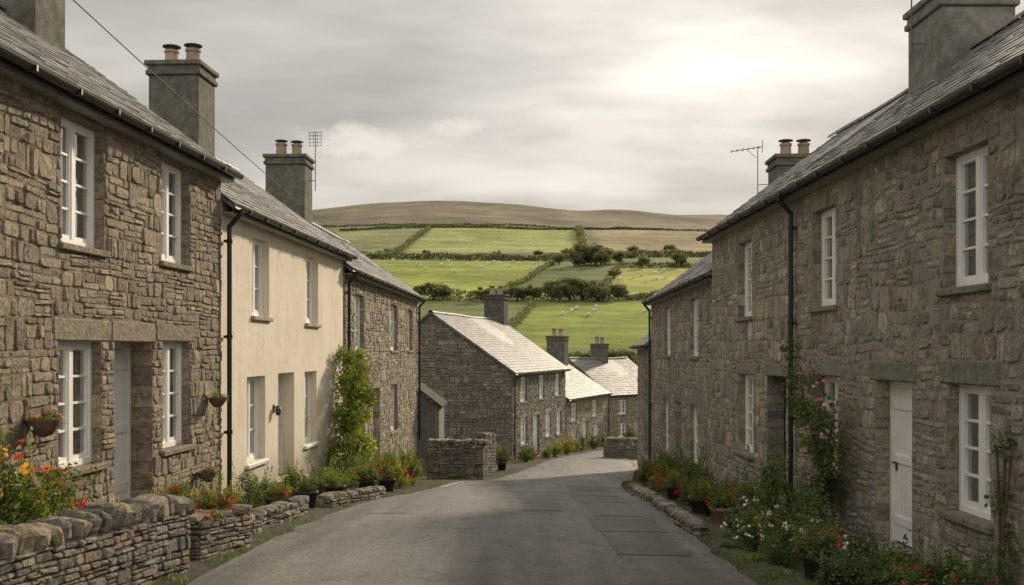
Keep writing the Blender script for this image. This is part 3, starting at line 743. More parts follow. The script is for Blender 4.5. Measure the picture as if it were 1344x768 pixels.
dry_wall('dry_stone_wall',"short stone gate wall beside a driveway",[(-.95,35.6),(-.6,37.4)],1.35,.4,26,pal=PAL_DARK,cap=(.2,.09),sk=dict(row=(.14,.22),w=(.15,.4)))
dry_wall('dry_stone_wall',"stone wall across the end of the visible road",[(4.6,51.5),(6.8,50.2)],.9,.4,27,pal=PW,cap=(.2,.1),sk=dict(row=(.14,.22),w=(.2,.4)))
dry_wall('dry_stone_wall',"short low stone edging of flower bed below cottage wall",[(2.3,12.0),(2.3,15.6)],.05,.18,28,pal=PW,cap=(.16,.05))
dry_wall('dry_stone_wall',"short low stone edging of flower bed below cottage wall",[(2.34,16.4),(2.5,20.4)],.05,.18,29,pal=PW,cap=(.16,.05))

# ------------------------------------------------------------------ foliage
def leaves(mb,cen,n,size,pal,rnd,sub=10,subr=.42,elong=.5):
    vols=[c[3]*c[4]*c[5] for c in cen]; tot=sum(vols)
    for c,vl in zip(cen,vols):
        k=int(n*vl/tot); subs=[]
        for _ in range(sub):
            d=Vector((rnd.gauss(0,1),rnd.gauss(0,1),rnd.gauss(0,1))).normalized()*rnd.uniform(.35,.95)
            subs.append((d,subr*rnd.uniform(.5,1.3),vary(pal[rnd.randrange(len(pal))],rnd,.25,.08)))
        for _ in range(k):
            d,sr,bc=subs[rnd.randrange(len(subs))]
            q=Vector((rnd.gauss(0,1),rnd.gauss(0,1),rnd.gauss(0,1))).normalized()
            pt=d+q*sr*rnd.random()**.4
            p=Vector((c[0]+pt.x*c[3],c[1]+pt.y*c[4],c[2]+pt.z*c[5]))
            if p.z<.01 and c[2]>=0: p.z=abs(p.z)*.3+.01
            s=size*rnd.uniform(.55,1.35)
            nrm=(q*.7+Vector((rnd.gauss(0,1),rnd.gauss(0,1),rnd.gauss(0,1)+.5))*.55).normalized()
            t=nrm.orthogonal(); t.rotate(Matrix.Rotation(rnd.uniform(0,6.28),3,nrm)); t.normalize(); b=nrm.cross(t)
            a=p; tip=p+t*s-nrm*s*.15; l=p+t*s*.5+b*s*elong*.5; r_=p+t*s*.5-b*s*elong*.5
            mid=p+t*s*.5-nrm*s*.1
            mb.mesh([tuple(a),tuple(l),tuple(tip),tuple(r_),tuple(mid)],[(0,4,1),(1,4,2),(2,4,3),(3,4,0)] if size<.12 else [(0,1,2,3)],vary(bc,rnd,.25,.06))
def flowers(mb,cen,n,size,pal,rnd):
    for _ in range(n):
        c=cen[rnd.randrange(len(cen))]
        q=Vector((rnd.gauss(0,1),rnd.gauss(0,1),abs(rnd.gauss(0,.8))+.1)).normalized()*rnd.uniform(.9,1.2)
        p=Vector((c[0]+q.x*c[3],c[1]+q.y*c[4],c[2]+q.z*c[5]))
        col=vary(pal[rnd.randrange(len(pal))],rnd,.2,.05)
        for g in range(rnd.choice((2,3,4,5))):
            pp=p+Vector((rnd.gauss(0,1),rnd.gauss(0,1),rnd.gauss(0,1)))*size*.6
            nm=(q+Vector((rnd.gauss(0,.5),rnd.gauss(0,.5),rnd.gauss(0,.5)))).normalized(); t=nm.orthogonal().normalized(); b=nm.cross(t)
            for k in range(5):
                a=2*math.pi*k/5; d=t*math.cos(a)+b*math.sin(a); e=t*math.cos(a+1.2)+b*math.sin(a+1.2); f=t*math.cos(a+.6)+b*math.sin(a+.6)
                mb.mesh([tuple(pp),tuple(pp+d*size*.5+nm*size*.1),tuple(pp+f*size*.75+nm*size*.15),tuple(pp+e*size*.5+nm*size*.1)],[(0,1,2,3)],col)
GREENS=mul([(.055,.085,.02),(.07,.105,.024),(.045,.072,.022),(.095,.12,.03),(.04,.062,.02)],1.6)
DGREENS=mul([(.04,.055,.02),(.052,.072,.022),(.034,.048,.018),(.065,.082,.026)],1.8)
LGREENS=mul([(.12,.145,.03),(.09,.12,.026),(.14,.155,.04),(.07,.098,.022)],1.5)
YGREENS=[(.25,.27,.045),(.20,.24,.04),(.29,.29,.06),(.15,.19,.035),(.11,.15,.03)]
RED=[(.66,.02,.015),(.74,.05,.03),(.55,.01,.03)]; PINK=[(.6,.2,.25),(.7,.4,.42)]; WHT=[(.8,.78,.72),(.75,.71,.65)]; ORG=[(.78,.30,.04),(.8,.5,.1),(.65,.08,.03)]
CENS={'round':[(0,0,.42,.36,.36,.36),(.16,.1,.3,.26,.26,.28),(-.2,.06,.3,.25,.26,.26),(.05,-.2,.26,.26,.24,.24)],
 'tall':[(0,0,.6,.26,.26,.5),(.14,.05,.35,.25,.25,.32),(-.12,-.1,.35,.24,.24,.34),(-.03,.1,.95,.15,.15,.28)],
 'mound':[(0,0,.2,.42,.42,.2),(.25,.15,.16,.28,.28,.16),(-.25,-.1,.16,.28,.3,.17)]}
PM={}
def plant_mesh(kind,pal,pn,v):
    key=(kind,pn,v)
    if key in PM: return PM[key]
    rnd=random.Random(len(kind)*101+ord(pn)*7+v*13)
    mb=MB(); n={'round':2500,'tall':2400,'mound':1700}[kind]
    leaves(mb,CENS[kind],n,(.05,.062,.075,.045)[v] if kind!='tall' else .065,pal,rnd,sub=9,subr=.5,elong=(.5,.75,.3,.6)[v])
    for _ in range(14 if kind!='mound' else 4):
        q=(rnd.uniform(-.3,.3),rnd.uniform(-.3,.3),rnd.uniform(.35,.85)*(1.3 if kind=='tall' else 1 if kind=='round' else .4))
        mb.tube((q[0]*.2,q[1]*.2,-.02),q,.009,.004,5,(.1,.085,.045))
        for k in range(18):
            t=k/18; 
            p=Vector((q[0]*(1+.35*t),q[1]*(1+.35*t),q[2]*(.85+.5*t)))
            nrm=Vector((rnd.gauss(0,1),rnd.gauss(0,1),.6)).normalized(); tt=nrm.orthogonal().normalized(); b=nrm.cross(tt); s=.06
            mb.mesh([tuple(p),tuple(p+tt*s*.5+b*s*.3),tuple(p+tt*s),tuple(p+tt*s*.5-b*s*.3)],[(0,1,2,3)],vary(pal[k%len(pal)],rnd,.3))
    PM[key]=mb.data('foliage',[M_leaf]); return PM[key]
FM={}
def flower_mesh(kind,cn,pal,v,n=24):
    key=(kind,cn,v)
    if key in FM: return FM[key]
    rnd=random.Random(77+v*3+len(cn)); mb=MB(); flowers(mb,CENS[kind],n,.04,pal,rnd); FM[key]=mb.data('flowers',[M_petal]); return FM[key]
POT=MB(); POT.lathe((0,0,0),[(.0,.02),(.13,.0),(.14,.02),(.17,.24),(.19,.245),(.19,.29),(.17,.29),(.16,.25),(0,.25)],18,(.03,.03,.03)); POTD=POT.data('pot',[M_plain],True)
POT2=MB(); POT2.lathe((0,0,0),[(.0,.02),(.13,.0),(.14,.02),(.17,.24),(.19,.245),(.19,.29),(.17,.29),(.16,.25),(0,.25)],18,(.25,.17,.12)); POTT=POT2.data('pot',[M_terra],True)
PALS={'G':GREENS,'D':DGREENS,'L':LGREENS,'Y':YGREENS}; FC={'red':RED,'white':WHT,'orange':ORG,'pink':PINK}
def plant(X,Y,s,hs,kind,pn,fl=None,pot=None,z=None,grp="plants in the roadside flower beds"):
    zz=G(X,Y) if z is None else z
    v=R.randrange(4)
    word={'round':'bushy','tall':'tall leafy','mound':'spreading'}[kind]
    if pot: lb="%s plant%s in %s pot beside the road"%(word,(' with %s flowers'%fl) if fl else '','black' if pot=='b' else 'terracotta')
    else: lb="%s green shrub%s in roadside flower bed"%(word,(' with %s flowers'%fl) if fl else '')
    e=empty('potted_plant' if pot else 'shrub',(X,Y,zz-.02),R.uniform(0,6.28),lb,'plant',grp)
    h=0
    if pot:
        o=bpy.data.objects.new('pot',POTD if pot=='b' else POTT); COL.objects.link(o); o.parent=e; ps=max(.9,s*1.0); o.scale=(ps,ps,ps); h=.22*ps
    o=bpy.data.objects.new('foliage',plant_mesh(kind,PALS[pn],pn,v)); COL.objects.link(o); o.parent=e; o.scale=(s,s,s*hs); o.location=(0,0,h)
    if fl:
        o=bpy.data.objects.new('flowers',flower_mesh(kind,fl,FC[fl],v)); COL.objects.link(o); o.parent=e; o.scale=(s,s,s*hs); o.location=(0,0,h); o["kind"]="stuff"
    return e
for a in [(-4.1,7.6,1.1,.95,'tall','G',None),(-4.0,8.4,1.0,.95,'tall','L','orange'),(-4.2,8.9,.95,.9,'round','G','orange'),(-3.75,9.2,.7,.85,'round','L','orange'),(-4.3,9.7,.85,.9,'tall','G','red'),(-3.7,9.9,.65,.85,'round','Y','orange'),(-3.9,10.6,.6,1,'mound','L','orange'),(-3.6,7.0,.9,.85,'round','G','red'),(-4.0,6.3,1.1,1,'tall','G',None),
          (-4.35,10.7,.5,1,'round','G',None),(-4.4,8.2,1.2,1.0,'tall','G'),(-3.6,8.6,.7,.9,'round','Y','red')]:
    plant(*a)
for a in [(-3.15,10.3,.48,.85,'mound','L','red'),(-3.1,10.8,.52,.9,'round','L','red'),(-3.5,10.7,.6,.85,'round','Y','red'),(-3.02,11.1,.42,.9,'mound','L','red')]:
    plant(*a,z=G(a[0],a[1])+.3)
for a in [(-3.25,11.9,.42,.8,'round','G','red','b'),(-3.7,12.4,.7,.8,'round','L'),(-3.3,12.9,.55,.8,'mound','Y'),(-3.5,13.6,.6,.85,'tall','G'),(-3.1,13.6,.42,.8,'round','L','red','b'),(-3.6,14.8,.6,.85,'round','G'),
          (-2.95,14.7,.42,.8,'round','G',None,'b'),(-3.4,16.0,.65,.75,'tall','L'),(-2.75,15.9,.45,.8,'round','Y',None,'b'),(-2.8,17.1,.55,.8,'round','G'),(-3.25,17.5,.6,.85,'round','L'),(-2.55,17.9,.5,.8,'round','G','red','b'),(-3.0,18.8,.65,.9,'round','L'),
          (-2.35,19.2,.5,.85,'round','G','red','b'),(-2.8,20.1,.75,.9,'round','L'),(-2.3,20.6,.6,.95,'round','Y','red'),(-2.8,21.4,.8,.95,'round','G','red'),(-2.2,22.0,.65,.9,'mound','L'),(-3.35,22.5,.9,1.0,'round','L'),(-2.8,23.3,.85,1.0,'round','Y'),
          (-3.7,14.0,.6,.9,'mound','G'),(-3.8,16.6,.7,1,'mound','G'),(-3.6,19.6,.7,.9,'round','G'),(-3.4,21.2,.9,1,'round','D'),(-3.1,24.9,1.0,.9,'round','G'),(-2.5,25.0,.75,.85,'round','L','red')]:
    plant(*a)
for a in [(3.2,7.9,.6,.7,'round','G','red'),(2.75,7.9,.5,.7,'mound','G'),(3.6,8.0,.7,.8,'round','D','red'),(2.75,8.6,.6,.75,'round','D'),(3.3,8.8,.65,.75,'round','G','red'),(3.9,8.7,.65,.8,'round','G'),(2.8,9.3,.5,.75,'round','G','red','b'),(3.5,9.6,.75,.75,'round','G'),(4.1,9.7,.55,.8,'round','G'),(2.65,10.0,.6,.8,'round','G'),
          (3.1,10.4,.75,.8,'round','G','white'),(3.7,10.8,.7,.7,'round','D'),(2.55,10.9,.5,.8,'round','G','white'),
          (3.0,11.3,.8,.85,'round','G','white'),(3.45,11.9,.8,.75,'round','G','white'),(2.65,11.8,.55,.85,'round','G','white'),(3.75,13.2,.9,.95,'round','G',None),(3.0,12.6,.8,.9,'round','D','white'),(3.5,13.6,.9,1.0,'tall','G'),(2.75,13.4,.5,.8,'round','L','red','t'),(3.1,14.0,.8,.9,'round','G'),(3.7,14.6,.95,1.0,'round','G'),
          (3.1,15.0,.8,.85,'round','G','red'),(2.7,14.6,.45,.85,'round','L',None,'b'),(3.6,15.9,.75,.8,'round','G'),(2.9,16.2,.75,.85,'round','G','red'),(2.75,17.2,.5,.8,'round','L','red','b'),(3.4,17.4,.65,.75,'round','D'),(2.9,18.2,.75,.85,'round','G','red'),(3.5,19.0,.8,.85,'round','G'),(2.8,19.4,.55,.85,'round','L','red'),
          (3.05,20.4,.8,.85,'round','G','red'),(3.7,21.2,.9,.9,'round','G'),(2.9,22.0,.75,.85,'round','G','red'),(3.6,23.2,.9,.9,'round','G'),(3.3,24.4,.8,.85,'round','L','red'),(4.0,26,.95,.9,'round','G','red'),(4.2,28,.9,.9,'round','G'),(4.4,30,.9,1,'round','L'),
          (2.35,11.0,.32,.6,'mound','G'),(2.35,9.2,.35,.6,'mound','L'),(2.4,8.2,.35,.55,'mound','G'),(2.4,10.1,.32,.6,'mound','Y')]:
    plant(*a)
for a in [(.6,46.9,1.0,.9,'round','G'),(.9,48.6,.9,.9,'round','G','red'),(1.7,50.5,.9,.8,'round','L'),(2.2,52.3,1.1,.85,'round','Y'),(2.9,55,1.1,.9,'round','Y','orange'),(3.4,57.5,1.2,.85,'round','L'),(4.0,59.5,1.2,.9,'round','G'),(5.0,62.5,1.2,.9,'round','G'),(6.2,66,1.2,.9,'round','L'),
          (-.4,40.5,1.0,.9,'round','G','red','b'),(8.0,69.5,1.3,.9,'round','G'),(5.6,53,1.0,.7,'round','G'),(6.8,52.5,1.5,1,'round','D'),(-1.6,32.4,.8,.6,'mound','G'),(-3.0,31,1.0,.95,'round','G','red'),(-3.1,28.5,1.1,1.0,'round','L')]:
    plant(*a,grp="plants beside the lower cottages")

def climber(name,label,base,cens,n,pal,fl,seed,stems,size=.06,nf=14):
    rnd=random.Random(seed); e=empty(name,base,0,label,'climbing plant',"climbing plants on the cottage walls")
    mb=MB(); leaves(mb,cens,n,size,pal,rnd,sub=12,subr=.5); mb.obj('foliage',[M_leaf],e)
    mb=MB()
    for st in stems:
        for a,b in zip(st[:-1],st[1:]): mb.tube(a,b,.016,.013,6,(.12,.095,.06))
    mb.obj('stem',[M_plain],e)
    if fl:
        mb=MB(); flowers(mb,cens,nf,.04,FC[fl],rnd); o=mb.obj('flowers',[M_petal],e); o["kind"]="stuff"
climber('climbing_plant',"dense green creeper covering the corner of the cottage",(-3.8,23.6,-3.0),
  [(.1,0,.5,.45,1.0,.6),(.15,.2,1.1,.48,.9,.6),(.1,.3,1.8,.46,.9,.55),(.1,.2,2.4,.42,.8,.45),(.1,-.6,.3,.4,.6,.4),(0,.4,2.85,.34,.6,.35),(.1,-.7,1.6,.34,.5,.4),(.1,-.5,2.3,.34,.55,.35),(.1,-.6,1.0,.34,.5,.4)],12000,YGREENS+LGREENS,None,31,[[(0,.1,0),(-.05,.2,1),(-.05,.5,2.4)]],.085)
climber('climbing_rose',"straggling leafy climbing rose with bare stems on grey wall",(4.28,14.0,-2.35),
  [(-.05,.1,.5,.35,.6,.5),(-.08,-.2,1.1,.26,.6,.4),(-.1,.1,1.6,.26,.75,.34),(-.08,.9,1.95,.2,.7,.24),(-.1,1.4,2.35,.18,.4,.2),(-.05,-.4,.9,.22,.3,.5),(-.05,.9,1.45,.16,.3,.22),(-.12,-.4,1.5,.2,.4,.3)],3600,GREENS+DGREENS,'pink',32,
  [[(-.05,0,0),(-.03,.1,.6),(-.04,-.1,1.1),(-.03,.3,1.7),(-.04,1.5,2.3)],[(-.08,.1,0),(-.06,-.3,.8),(-.05,-.5,1.5)],[(-.04,.1,.9),(-.04,.8,1.4),(-.03,1.1,2.0)]],.065)
climber('climbing_rose',"thin sparse climber with dark stems beside the window",(4.52,9.35,-2.2),
  [(-.04,0,.3,.16,.25,.35),(-.04,.05,.8,.1,.16,.25),(-.04,-.02,1.35,.12,.2,.15)],600,DGREENS,None,33,
  [[(-.03,0,0),(-.02,.04,.6),(-.03,-.02,1.2),(-.02,.1,1.45)],[(-.03,.08,0),(-.02,.1,.7),(-.02,.16,1.3)],[(-.03,.0,.6),(-.02,-.12,1.25)]],.05)

def basket(Y,z,s,lab):
    X=xl(Y)+.17
    e=empty('hanging_basket',(X,Y,z),0,lab,'hanging basket',"planted wall baskets")
    mb=MB(); mb.lathe((0,0,0),[(.02,-.2*s),(.10*s,-.17*s),(.17*s,-.08*s),(.2*s,0),(.21*s,.015),(.19*s,.01),(0,-.02)],16,(.16,.11,.075)); mb.obj('basket',[M_terra],e,smooth=True)
    mb=MB(); mb.box(-.17,-.155,-.012,.012,-.1,.06,BLACK); mb.tube((-.16,0,.0),(-.1,0,.0),.008,.008,6,BLACK)
    mb.obj('bracket',[M_metal],e)
    rnd=random.Random(int(Y*10)); mb=MB(); cs=[(0,0,.03,.2*s,.2*s,.08*s),(.06,.05,-.02,.14*s,.14*s,.09*s)]; leaves(mb,cs,300,.035,GREENS+[(.2,.16,.08)]*2,rnd); mb.obj('foliage',[M_leaf],e)
    mb=MB(); flowers(mb,cs[:1],5,.018,ORG,rnd); o=mb.obj('flowers',[M_petal],e); o["kind"]="stuff"
basket(10.25,-.70,.85,"terracotta wall basket with trailing plants on brown stone wall")
basket(15.35,-.72,.68,"small wall basket with flowers near the downpipe")
basket(14.9,-1.78,.7,"low wall planter below the cottage window")

rnd=random.Random(5); mb=MB()
for _ in range(15000):
    side=rnd.random()<.45; Yv=7+abs(rnd.gauss(0,1))*10
    if Yv>46: continue
    d=abs(rnd.gauss(0,.12)) if rnd.random()<.5 else rnd.uniform(0,1.8)
    X=(rl(Yv)-d) if side else (rr(Yv)+d)
    if noise.noise(Vector((X*2,Yv*1.2,7)))<(.02 if side else -.1): continue
    z=G(X,Yv)-.01; h=rnd.uniform(.02,.09); a=rnd.uniform(0,6.28); w=.006
    c=vary(GREENS[rnd.randrange(4)],rnd,.3); dx,dy=math.cos(a)*w,math.sin(a)*w; lx,ly=rnd.gauss(0,.03),rnd.gauss(0,.03)
    mb.face([(X-dx,Yv-dy,z),(X+dx,Yv+dy,z),(X+lx,Yv+ly,z+h)],c)
gr=mb.obj('grass',[M_leaf]); gr["kind"]="stuff"; tag(gr,"tufts of grass along the road edges","grass")

# ------------------------------------------------------------------ trees, hedges, sheep
TG=mul([(.07,.077,.04),(.08,.09,.045),(.062,.07,.038),(.092,.10,.05)],1.75)
TV=[]
for v in range(4):
    rnd=random.Random(100+v)
    cs=[(0,0,3.0,1.7,1.7,1.5)]+[(rnd.uniform(-1.5,1.5),rnd.uniform(-1.5,1.5),rnd.uniform(1.6,4.0),rnd.uniform(.8,1.3),rnd.uniform(.8,1.3),rnd.uniform(.6,1.1)) for _ in range(7)]
    mb=MB(); leaves(mb,cs,3600,.25,TG,rnd,sub=9,subr=.5,elong=.8); cr=mb.data('crown',[M_leaf])
    mb=MB(); mb.tube((0,0,-.3),(.1,0,2.2),.22,.15,8,(.12,.10,.08)); mb.tube((.1,0,2.2),(.2,.1,3.8),.15,.06,7,(.12,.10,.08))
    for c in cs[1:]: mb.tube((.08,0,1.5),(c[0],c[1],c[2]),.09,.03,6,(.12,.10,.08))
    TV.append((cr,mb.data('trunk',[M_plain])))
def tree(X,Y,h,lab="rounded hedgerow tree on the hillside"):
    v=TV[R.randrange(4)]; s=h/5.0
    e=empty('tree',(X,Y,G(X,Y)-.7*s),R.uniform(0,6.28),lab,'tree',"hedgerow trees on the hillside"); e.scale=(s*R.uniform(1.1,1.5),s*R.uniform(1.1,1.5),s)
    for n,d in (('crown',v[0]),('trunk',v[1])):
        o=bpy.data.objects.new(n,d); COL.objects.link(o); o.parent=e
for (X,Y,h) in [(20,280,8),(23,283,7),(17,276,5),(26,286,5.5),(13,283,4),(30,288,4.5),(24,276,5),
  (4,192,3.6),(8,194,5),(11,193,6),(13.5,194,5.5),(9,190,4.5),(15.5,190,4.5),(17,193,4.5),(20,193,4),
  (-15,196,4.2),(-17.5,195,3.8),(-13,194,3.4),(-5,190,3.6),(-2,191,3.2),(1,192,3.6),
  (33,192,5),(37,194,6),(41,197,6.5),(34,268,4),(44,272,5),(24,240,3),
  (13,118,3.2),(16.5,118,3.6),(19,118,3.4),(10.5,118,3.2),(8,118,3),(24,119,3.8),(4,118,3),(22,119,3.4),
  (18,330,4),(-28,332,4),(-5,330,3.4),(40,333,4.5),(52,336,5),(-52,330,4.5),(46,202,6),(50,190,6),(8,330,3.6),(30,331,4)]:
    tree(X,Y,h)
def hedge(pts,w,h,seed,lab="long dark field hedge on the hillside",leaf=.55,dens=7):
    rnd=random.Random(seed); mb=MB(); o=Vector((pts[0][0],pts[0][1],G(*pts[0])))
    for a,b in zip(pts[:-1],pts[1:]):
        A=Vector(a);B=Vector(b);L=(B-A).length;n=int(L*dens)
        for _ in range(n):
            t=rnd.random(); X=A.x+(B.x-A.x)*t+rnd.gauss(0,w*.4);Y=A.y+(B.y-A.y)*t+rnd.gauss(0,w*.4)+2.5*noise.noise(Vector((A.x+(B.x-A.x)*t,seed,0))*.08)
            hh=h*max(.45,.9+.6*noise.noise(Vector((X/9,Y/9,seed))))
            z=G(X,Y)+rnd.random()**.8*hh
            p=Vector((X,Y,z))-o; s=leaf*rnd.uniform(.6,1.3)
            nm=Vector((rnd.gauss(0,1),rnd.gauss(0,1)-.4,rnd.gauss(0,1)+.5)).normalized(); t1=nm.orthogonal().normalized(); b1=nm.cross(t1)
            mb.mesh([tuple(p-t1*s),tuple(p+b1*s*.7),tuple(p+t1*s),tuple(p-b1*s*.7)],[(0,1,2,3)],vary(TG[rnd.randrange(4)],rnd,.22,.08))
    ob=mb.obj('hedge',[M_leaf],loc=tuple(o)); tag(ob,lab,'hedge',"field hedges on the hillside")
hedge([(-80,196),(-30,194),(0,192),(18,194),(45,193),(80,192)],2.0,2.0,1,dens=50,leaf=.3)
hedge([(-4,204),(4,238),(12,290)],.8,1.3,2,dens=36,leaf=.26)
hedge([(-100,325),(-50,332),(-10,320),(15,305),(40,322),(90,330)],2.0,2.2,3,leaf=.36,dens=60)
hedge([(-90,536),(-40,526),(33,530),(80,540)],1.1,1.6,4,leaf=.42,dens=36)
hedge([(-45,340),(-44,420),(-42,525)],1.0,2.0,5,leaf=.42,dens=30)
hedge([(22,340),(31,450),(34,525)],1.8,2.8,6,leaf=.42,dens=42)
hedge([(28,272),(40,270),(60,268)],1.0,1.4,7,dens=36,leaf=.32)
hedge([(17,203),(22,232),(28,268)],.8,1.3,8,dens=32,leaf=.27)
hedge([(-10,118),(10,118),(40,117),(60,118)],1.6,1.8,10,leaf=.22,dens=80)
hedge([(-2,130),(1,155),(4,184)],.7,1.1,11,dens=36,leaf=.22)
hedge([(-150,690),(-60,660),(60,680),(190,660)],1.0,1.4,12,leaf=.5,dens=18)
hedge([(31,130),(33,184)],.8,1.2,15,dens=36,leaf=.22)
hedge([(-32,204),(-46,300)],.8,1.5,17,dens=28,leaf=.28)

def sheep_mesh(graze):
    V=[(0,0,.62),(.28,0,.66),(.42,0,.68),(-.3,0,.64),(-.45,0,.6)]; E=[(0,1),(1,2),(0,3),(3,4)]; Rr=[.25,.24,.16,.25,.15]
    hd=[(.55,0,.5),(.66,0,.24),(.74,0,.1)] if graze else [(.54,0,.86),(.62,0,.98),(.76,0,.93)]
    for i,p in enumerate(hd): V.append(p); Rr.append([.11,.085,.05][i]); E.append((2 if i==0 else len(V)-2,len(V)-1))
    for sx,anc in ((.28,1),(-.3,3)):
        for sy in (-.13,.13):
            k=len(V); kx=.02 if sx>0 else -.07
            V+=[(sx,sy,.42),(sx+kx,sy,.24),(sx,sy,.0)]; Rr+=[.075,.04,.035]; E+=[(anc,k),(k,k+1),(k+1,k+2)]
    me=bpy.data.meshes.new('sheepbase'); me.from_pydata(V,E,[]); o=bpy.data.objects.new('tmp',me); COL.objects.link(o)
    o.modifiers.new('s','SKIN')
    for i,r in enumerate(Rr): me.skin_vertices[0].data[i].radius=(r,r)
    me.skin_vertices[0].data[0].use_root=True
    sb=o.modifiers.new('b','SUBSURF'); sb.levels=1
    dg=bpy.context.evaluated_depsgraph_get(); res=bpy.data.meshes.new_from_object(o.evaluated_get(dg)); bpy.data.objects.remove(o)
    ca=res.color_attributes.new('Col','FLOAT_COLOR','POINT')
    for i,vv in enumerate(res.vertices):
        dark=(vv.co.x>.6) or vv.co.z<.3
        ca.data[i].color=(.38,.36,.31,1) if dark else (.76,.73,.66,1)
    res.materials.clear(); res.materials.append(M_fleece)
    for p in res.polygons: p.use_smooth=True
    return res
SM=[sheep_mesh(True),sheep_mesh(False)]
pts=[(8.1,165),(9.8,169),(12.3,163),(13.6,170),(21.6,168),(10.9,174),(23.0,172),(14.5,176)]
pts+=[(-16.6,270),(-14,255),(-9.7,283),(-6.7,280),(-3.5,284),(1.7,281),(3.7,286),(5.8,283),(7.6,275),(-19,274),(-8,268),(-22,262),(-26,280),(-5,288),(4.5,264),(-1,272),(-12,276),(-30,287),(-24,270),(0.5,290),(-34,292),(-18,290),(8,290)]
pts+=[(22.4,226),(25,235),(28.5,240),(31,245),(33,236),(26.5,244),(35,250),(30,230),(38,256),(36,240)]
pts+=[(-20,450),(-5,470),(8,440),(-28,480),(18,460),(0,500)]
for (X,Y) in pts:
    gz=R.random()<.7
    o=bpy.data.objects.new('sheep',SM[0 if gz else 1]); COL.objects.link(o); o.location=(X,Y,G(X,Y)); o.rotation_euler=(0,0,R.uniform(0,6.28)); s=R.uniform(.8,.95) if Y<200 else R.uniform(1.0,1.15); o.scale=(s,s,s)
    tag(o,"white sheep grazing on the green hillside field" if gz else "white sheep standing with raised head on hillside field","sheep","flock of sheep on the hillside")

def cable(p,q,sag,lab,r=.006):
    p=Vector(p);q=Vector(q); n=40; mb=MB(); prev=None
    for i in range(n+1):
        t=i/n; a=p.lerp(q,t)-p; a.z-=sag*4*t*(1-t)
        if prev is not None: mb.tube(prev,a,r,r,6,(.02,.02,.02),cap=False)
        prev=a
    o=mb.obj('overhead_cable',[M_plain],loc=p); tag(o,lab,'cable')
cable((-3.95,8.4,3.2),(-3.62,38.6,2.35),.28,"thin black overhead cable strung above the cottages")

# ------------------------------------------------------------------ light
AZ,EL=math.radians(29),math.radians(24)
S=Vector((math.sin(AZ)*math.cos(EL),math.cos(AZ)*math.cos(EL),math.sin(EL)))
ld=bpy.data.lights.new('sun','SUN'); ld.energy=4.5; ld.angle=math.radians(3.5); ld.color=(1.0,.85,.64)
lo=bpy.data.objects.new('sun',ld); COL.objects.link(lo); lo.rotation_euler=(-S).to_track_quat('-Z','Y').to_euler(); lo.location=(20,20,40)

wd=bpy.data.worlds.new("World"); scene.world=wd; wd.use_nodes=True; nt=wd.node_tree
bg=nt.nodes['Background']
sky=N(nt,'ShaderNodeTexSky',sky_type='NISHITA'); sky.sun_disc=False; sky.sun_elevation=EL; sky.sun_rotation=AZ
tc=N(nt,'ShaderNodeTexCoord'); D_=tc.outputs['Generated']
sx=N(nt,'ShaderNodeSeparateXYZ'); nt.links.new(D_,sx.inputs[0])
zp=mth(nt,'MAXIMUM',sx.outputs[2],0.0)
zc=mth(nt,'ADD',zp,.16)
px=mth(nt,'DIVIDE',sx.outputs[0],zc); py=mth(nt,'DIVIDE',sx.outputs[1],zc)
cb=N(nt,'ShaderNodeCombineXYZ'); nt.links.new(mth(nt,'MULTIPLY',px,.6),cb.inputs[0]); nt.links.new(py,cb.inputs[1])
n1=noise_node(nt,cb.outputs[0],1.25,6,.5)
cb2=N(nt,'ShaderNodeMapping'); cb2.inputs['Location'].default_value=(3.1,1.7,0); nt.links.new(cb.outputs[0],cb2.inputs['Vector'])
n2=noise_node(nt,cb2.outputs[0],.6,3,.45)
base=ramp(nt,mth(nt,'ADD',mth(nt,'MULTIPLY',n1,.65),mth(nt,'MULTIPLY',n2,.35)),[(.38,(.30,.285,.265)),(.47,(.41,.388,.36)),(.58,(.63,.585,.525))])
gd=Vector((.24,1,.36)).normalized()
dp=N(nt,'ShaderNodeVectorMath',operation='DOT_PRODUCT'); nt.links.new(D_,dp.inputs[0]); dp.inputs[1].default_value=tuple(gd)
dpos=mth(nt,'MAXIMUM',dp.outputs['Value'],0.0)
gl=mth(nt,'POWER',dpos,18.0); gl2=mth(nt,'POWER',dpos,6.0)
glm=mth(nt,'MULTIPLY',gl,mrange(nt,n1,.36,.62,.25,1.1))
c=mixc(nt,base,(.82,.75,.65),mth(nt,'MULTIPLY',gl2,.2),'ADD')
c=mixc(nt,c,(.88,.81,.70),mth(nt,'MULTIPLY',glm,.55,clamp=True),'ADD')
hz=mth(nt,'POWER',mth(nt,'SUBTRACT',1.0,mth(nt,'MINIMUM',mth(nt,'MULTIPLY',zp,4.0),1.0)),1.5)
c=mixc(nt,c,(.66,.575,.49),mth(nt,'MULTIPLY',hz,.8))
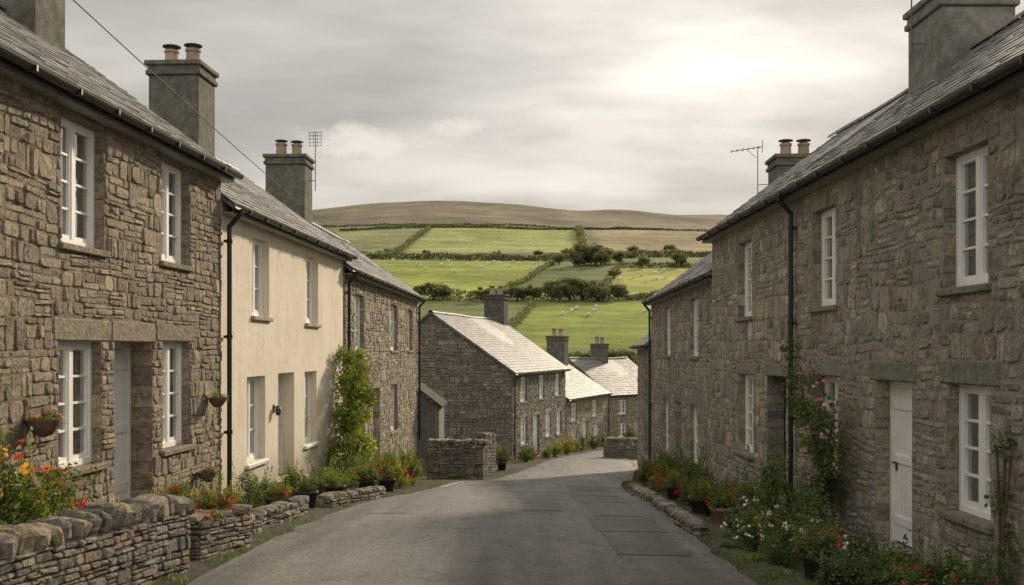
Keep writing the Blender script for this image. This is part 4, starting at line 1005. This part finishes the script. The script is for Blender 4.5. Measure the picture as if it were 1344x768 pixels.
# small bright cumulus low in the sky over the hill
mpc=N(nt,'ShaderNodeMapping'); mpc.inputs['Scale'].default_value=(1,1,1.6); mpc.inputs['Location'].default_value=(.9,.2,.4); nt.links.new(D_,mpc.inputs['Vector'])
nc=noise_node(nt,mpc.outputs[0],16,9,.62)
az=mth(nt,'DIVIDE',sx.outputs[0],mth(nt,'MAXIMUM',sx.outputs[1],.05))
def blob(cx,wx,cz,wz):
    a=mth(nt,'MULTIPLY',mth(nt,'SUBTRACT',az,cx),1/wx); b=mth(nt,'MULTIPLY',mth(nt,'SUBTRACT',sx.outputs[2],cz),1/wz)
    d=mth(nt,'ADD',mth(nt,'MULTIPLY',a,a),mth(nt,'MULTIPLY',b,b)); return mth(nt,'SUBTRACT',1.0,mth(nt,'MINIMUM',d,1.0))
bl=mth(nt,'MAXIMUM',mth(nt,'MAXIMUM',blob(.19,.085,.220,.030),blob(-.15,.075,.20,.026)),mth(nt,'MAXIMUM',blob(.085,.04,.208,.018),blob(-.05,.045,.213,.016)))
cu_=ramp(nt,mth(nt,'ADD',nc,mth(nt,'MULTIPLY',bl,.36)),[(.66,0.0),(.86,1.0)])
cu_=mth(nt,'MULTIPLY',cu_,mth(nt,'MINIMUM',mth(nt,'MULTIPLY',bl,3.0),1.0))
c=mixc(nt,c,(.95,.87,.76),mth(nt,'MULTIPLY',cu_,.75))
skm=N(nt,'ShaderNodeVectorMath',operation='SCALE'); nt.links.new(sky.outputs[0],skm.inputs[0]); skm.inputs['Scale'].default_value=.07
c=mixc(nt,c,skm.outputs[0],.08)
kf=mth(nt,'ADD',1.0,mth(nt,'ADD',mrange(nt,sx.outputs[2],.36,.85,0.0,1.0),mrange(nt,sx.outputs[1],.05,-.6,0.0,.85)))  # unseen sky overhead and behind the camera brightened as added ambient fill
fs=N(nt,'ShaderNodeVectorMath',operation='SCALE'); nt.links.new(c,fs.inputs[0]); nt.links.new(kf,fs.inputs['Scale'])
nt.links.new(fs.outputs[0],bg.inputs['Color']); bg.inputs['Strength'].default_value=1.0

# ------------------------------------------------------------------ camera
cd=bpy.data.cameras.new('camera'); cam=bpy.data.objects.new('camera',cd); COL.objects.link(cam); scene.camera=cam
cam.location=(0,0,0); cam.rotation_euler=(math.pi/2,0,0); cd.lens=36; cd.sensor_width=36; cd.shift_y=76/1344; cd.clip_end=6000; cd.clip_start=.1
scene.view_settings.view_transform='Standard'; scene.view_settings.look='None'; scene.view_settings.exposure=0
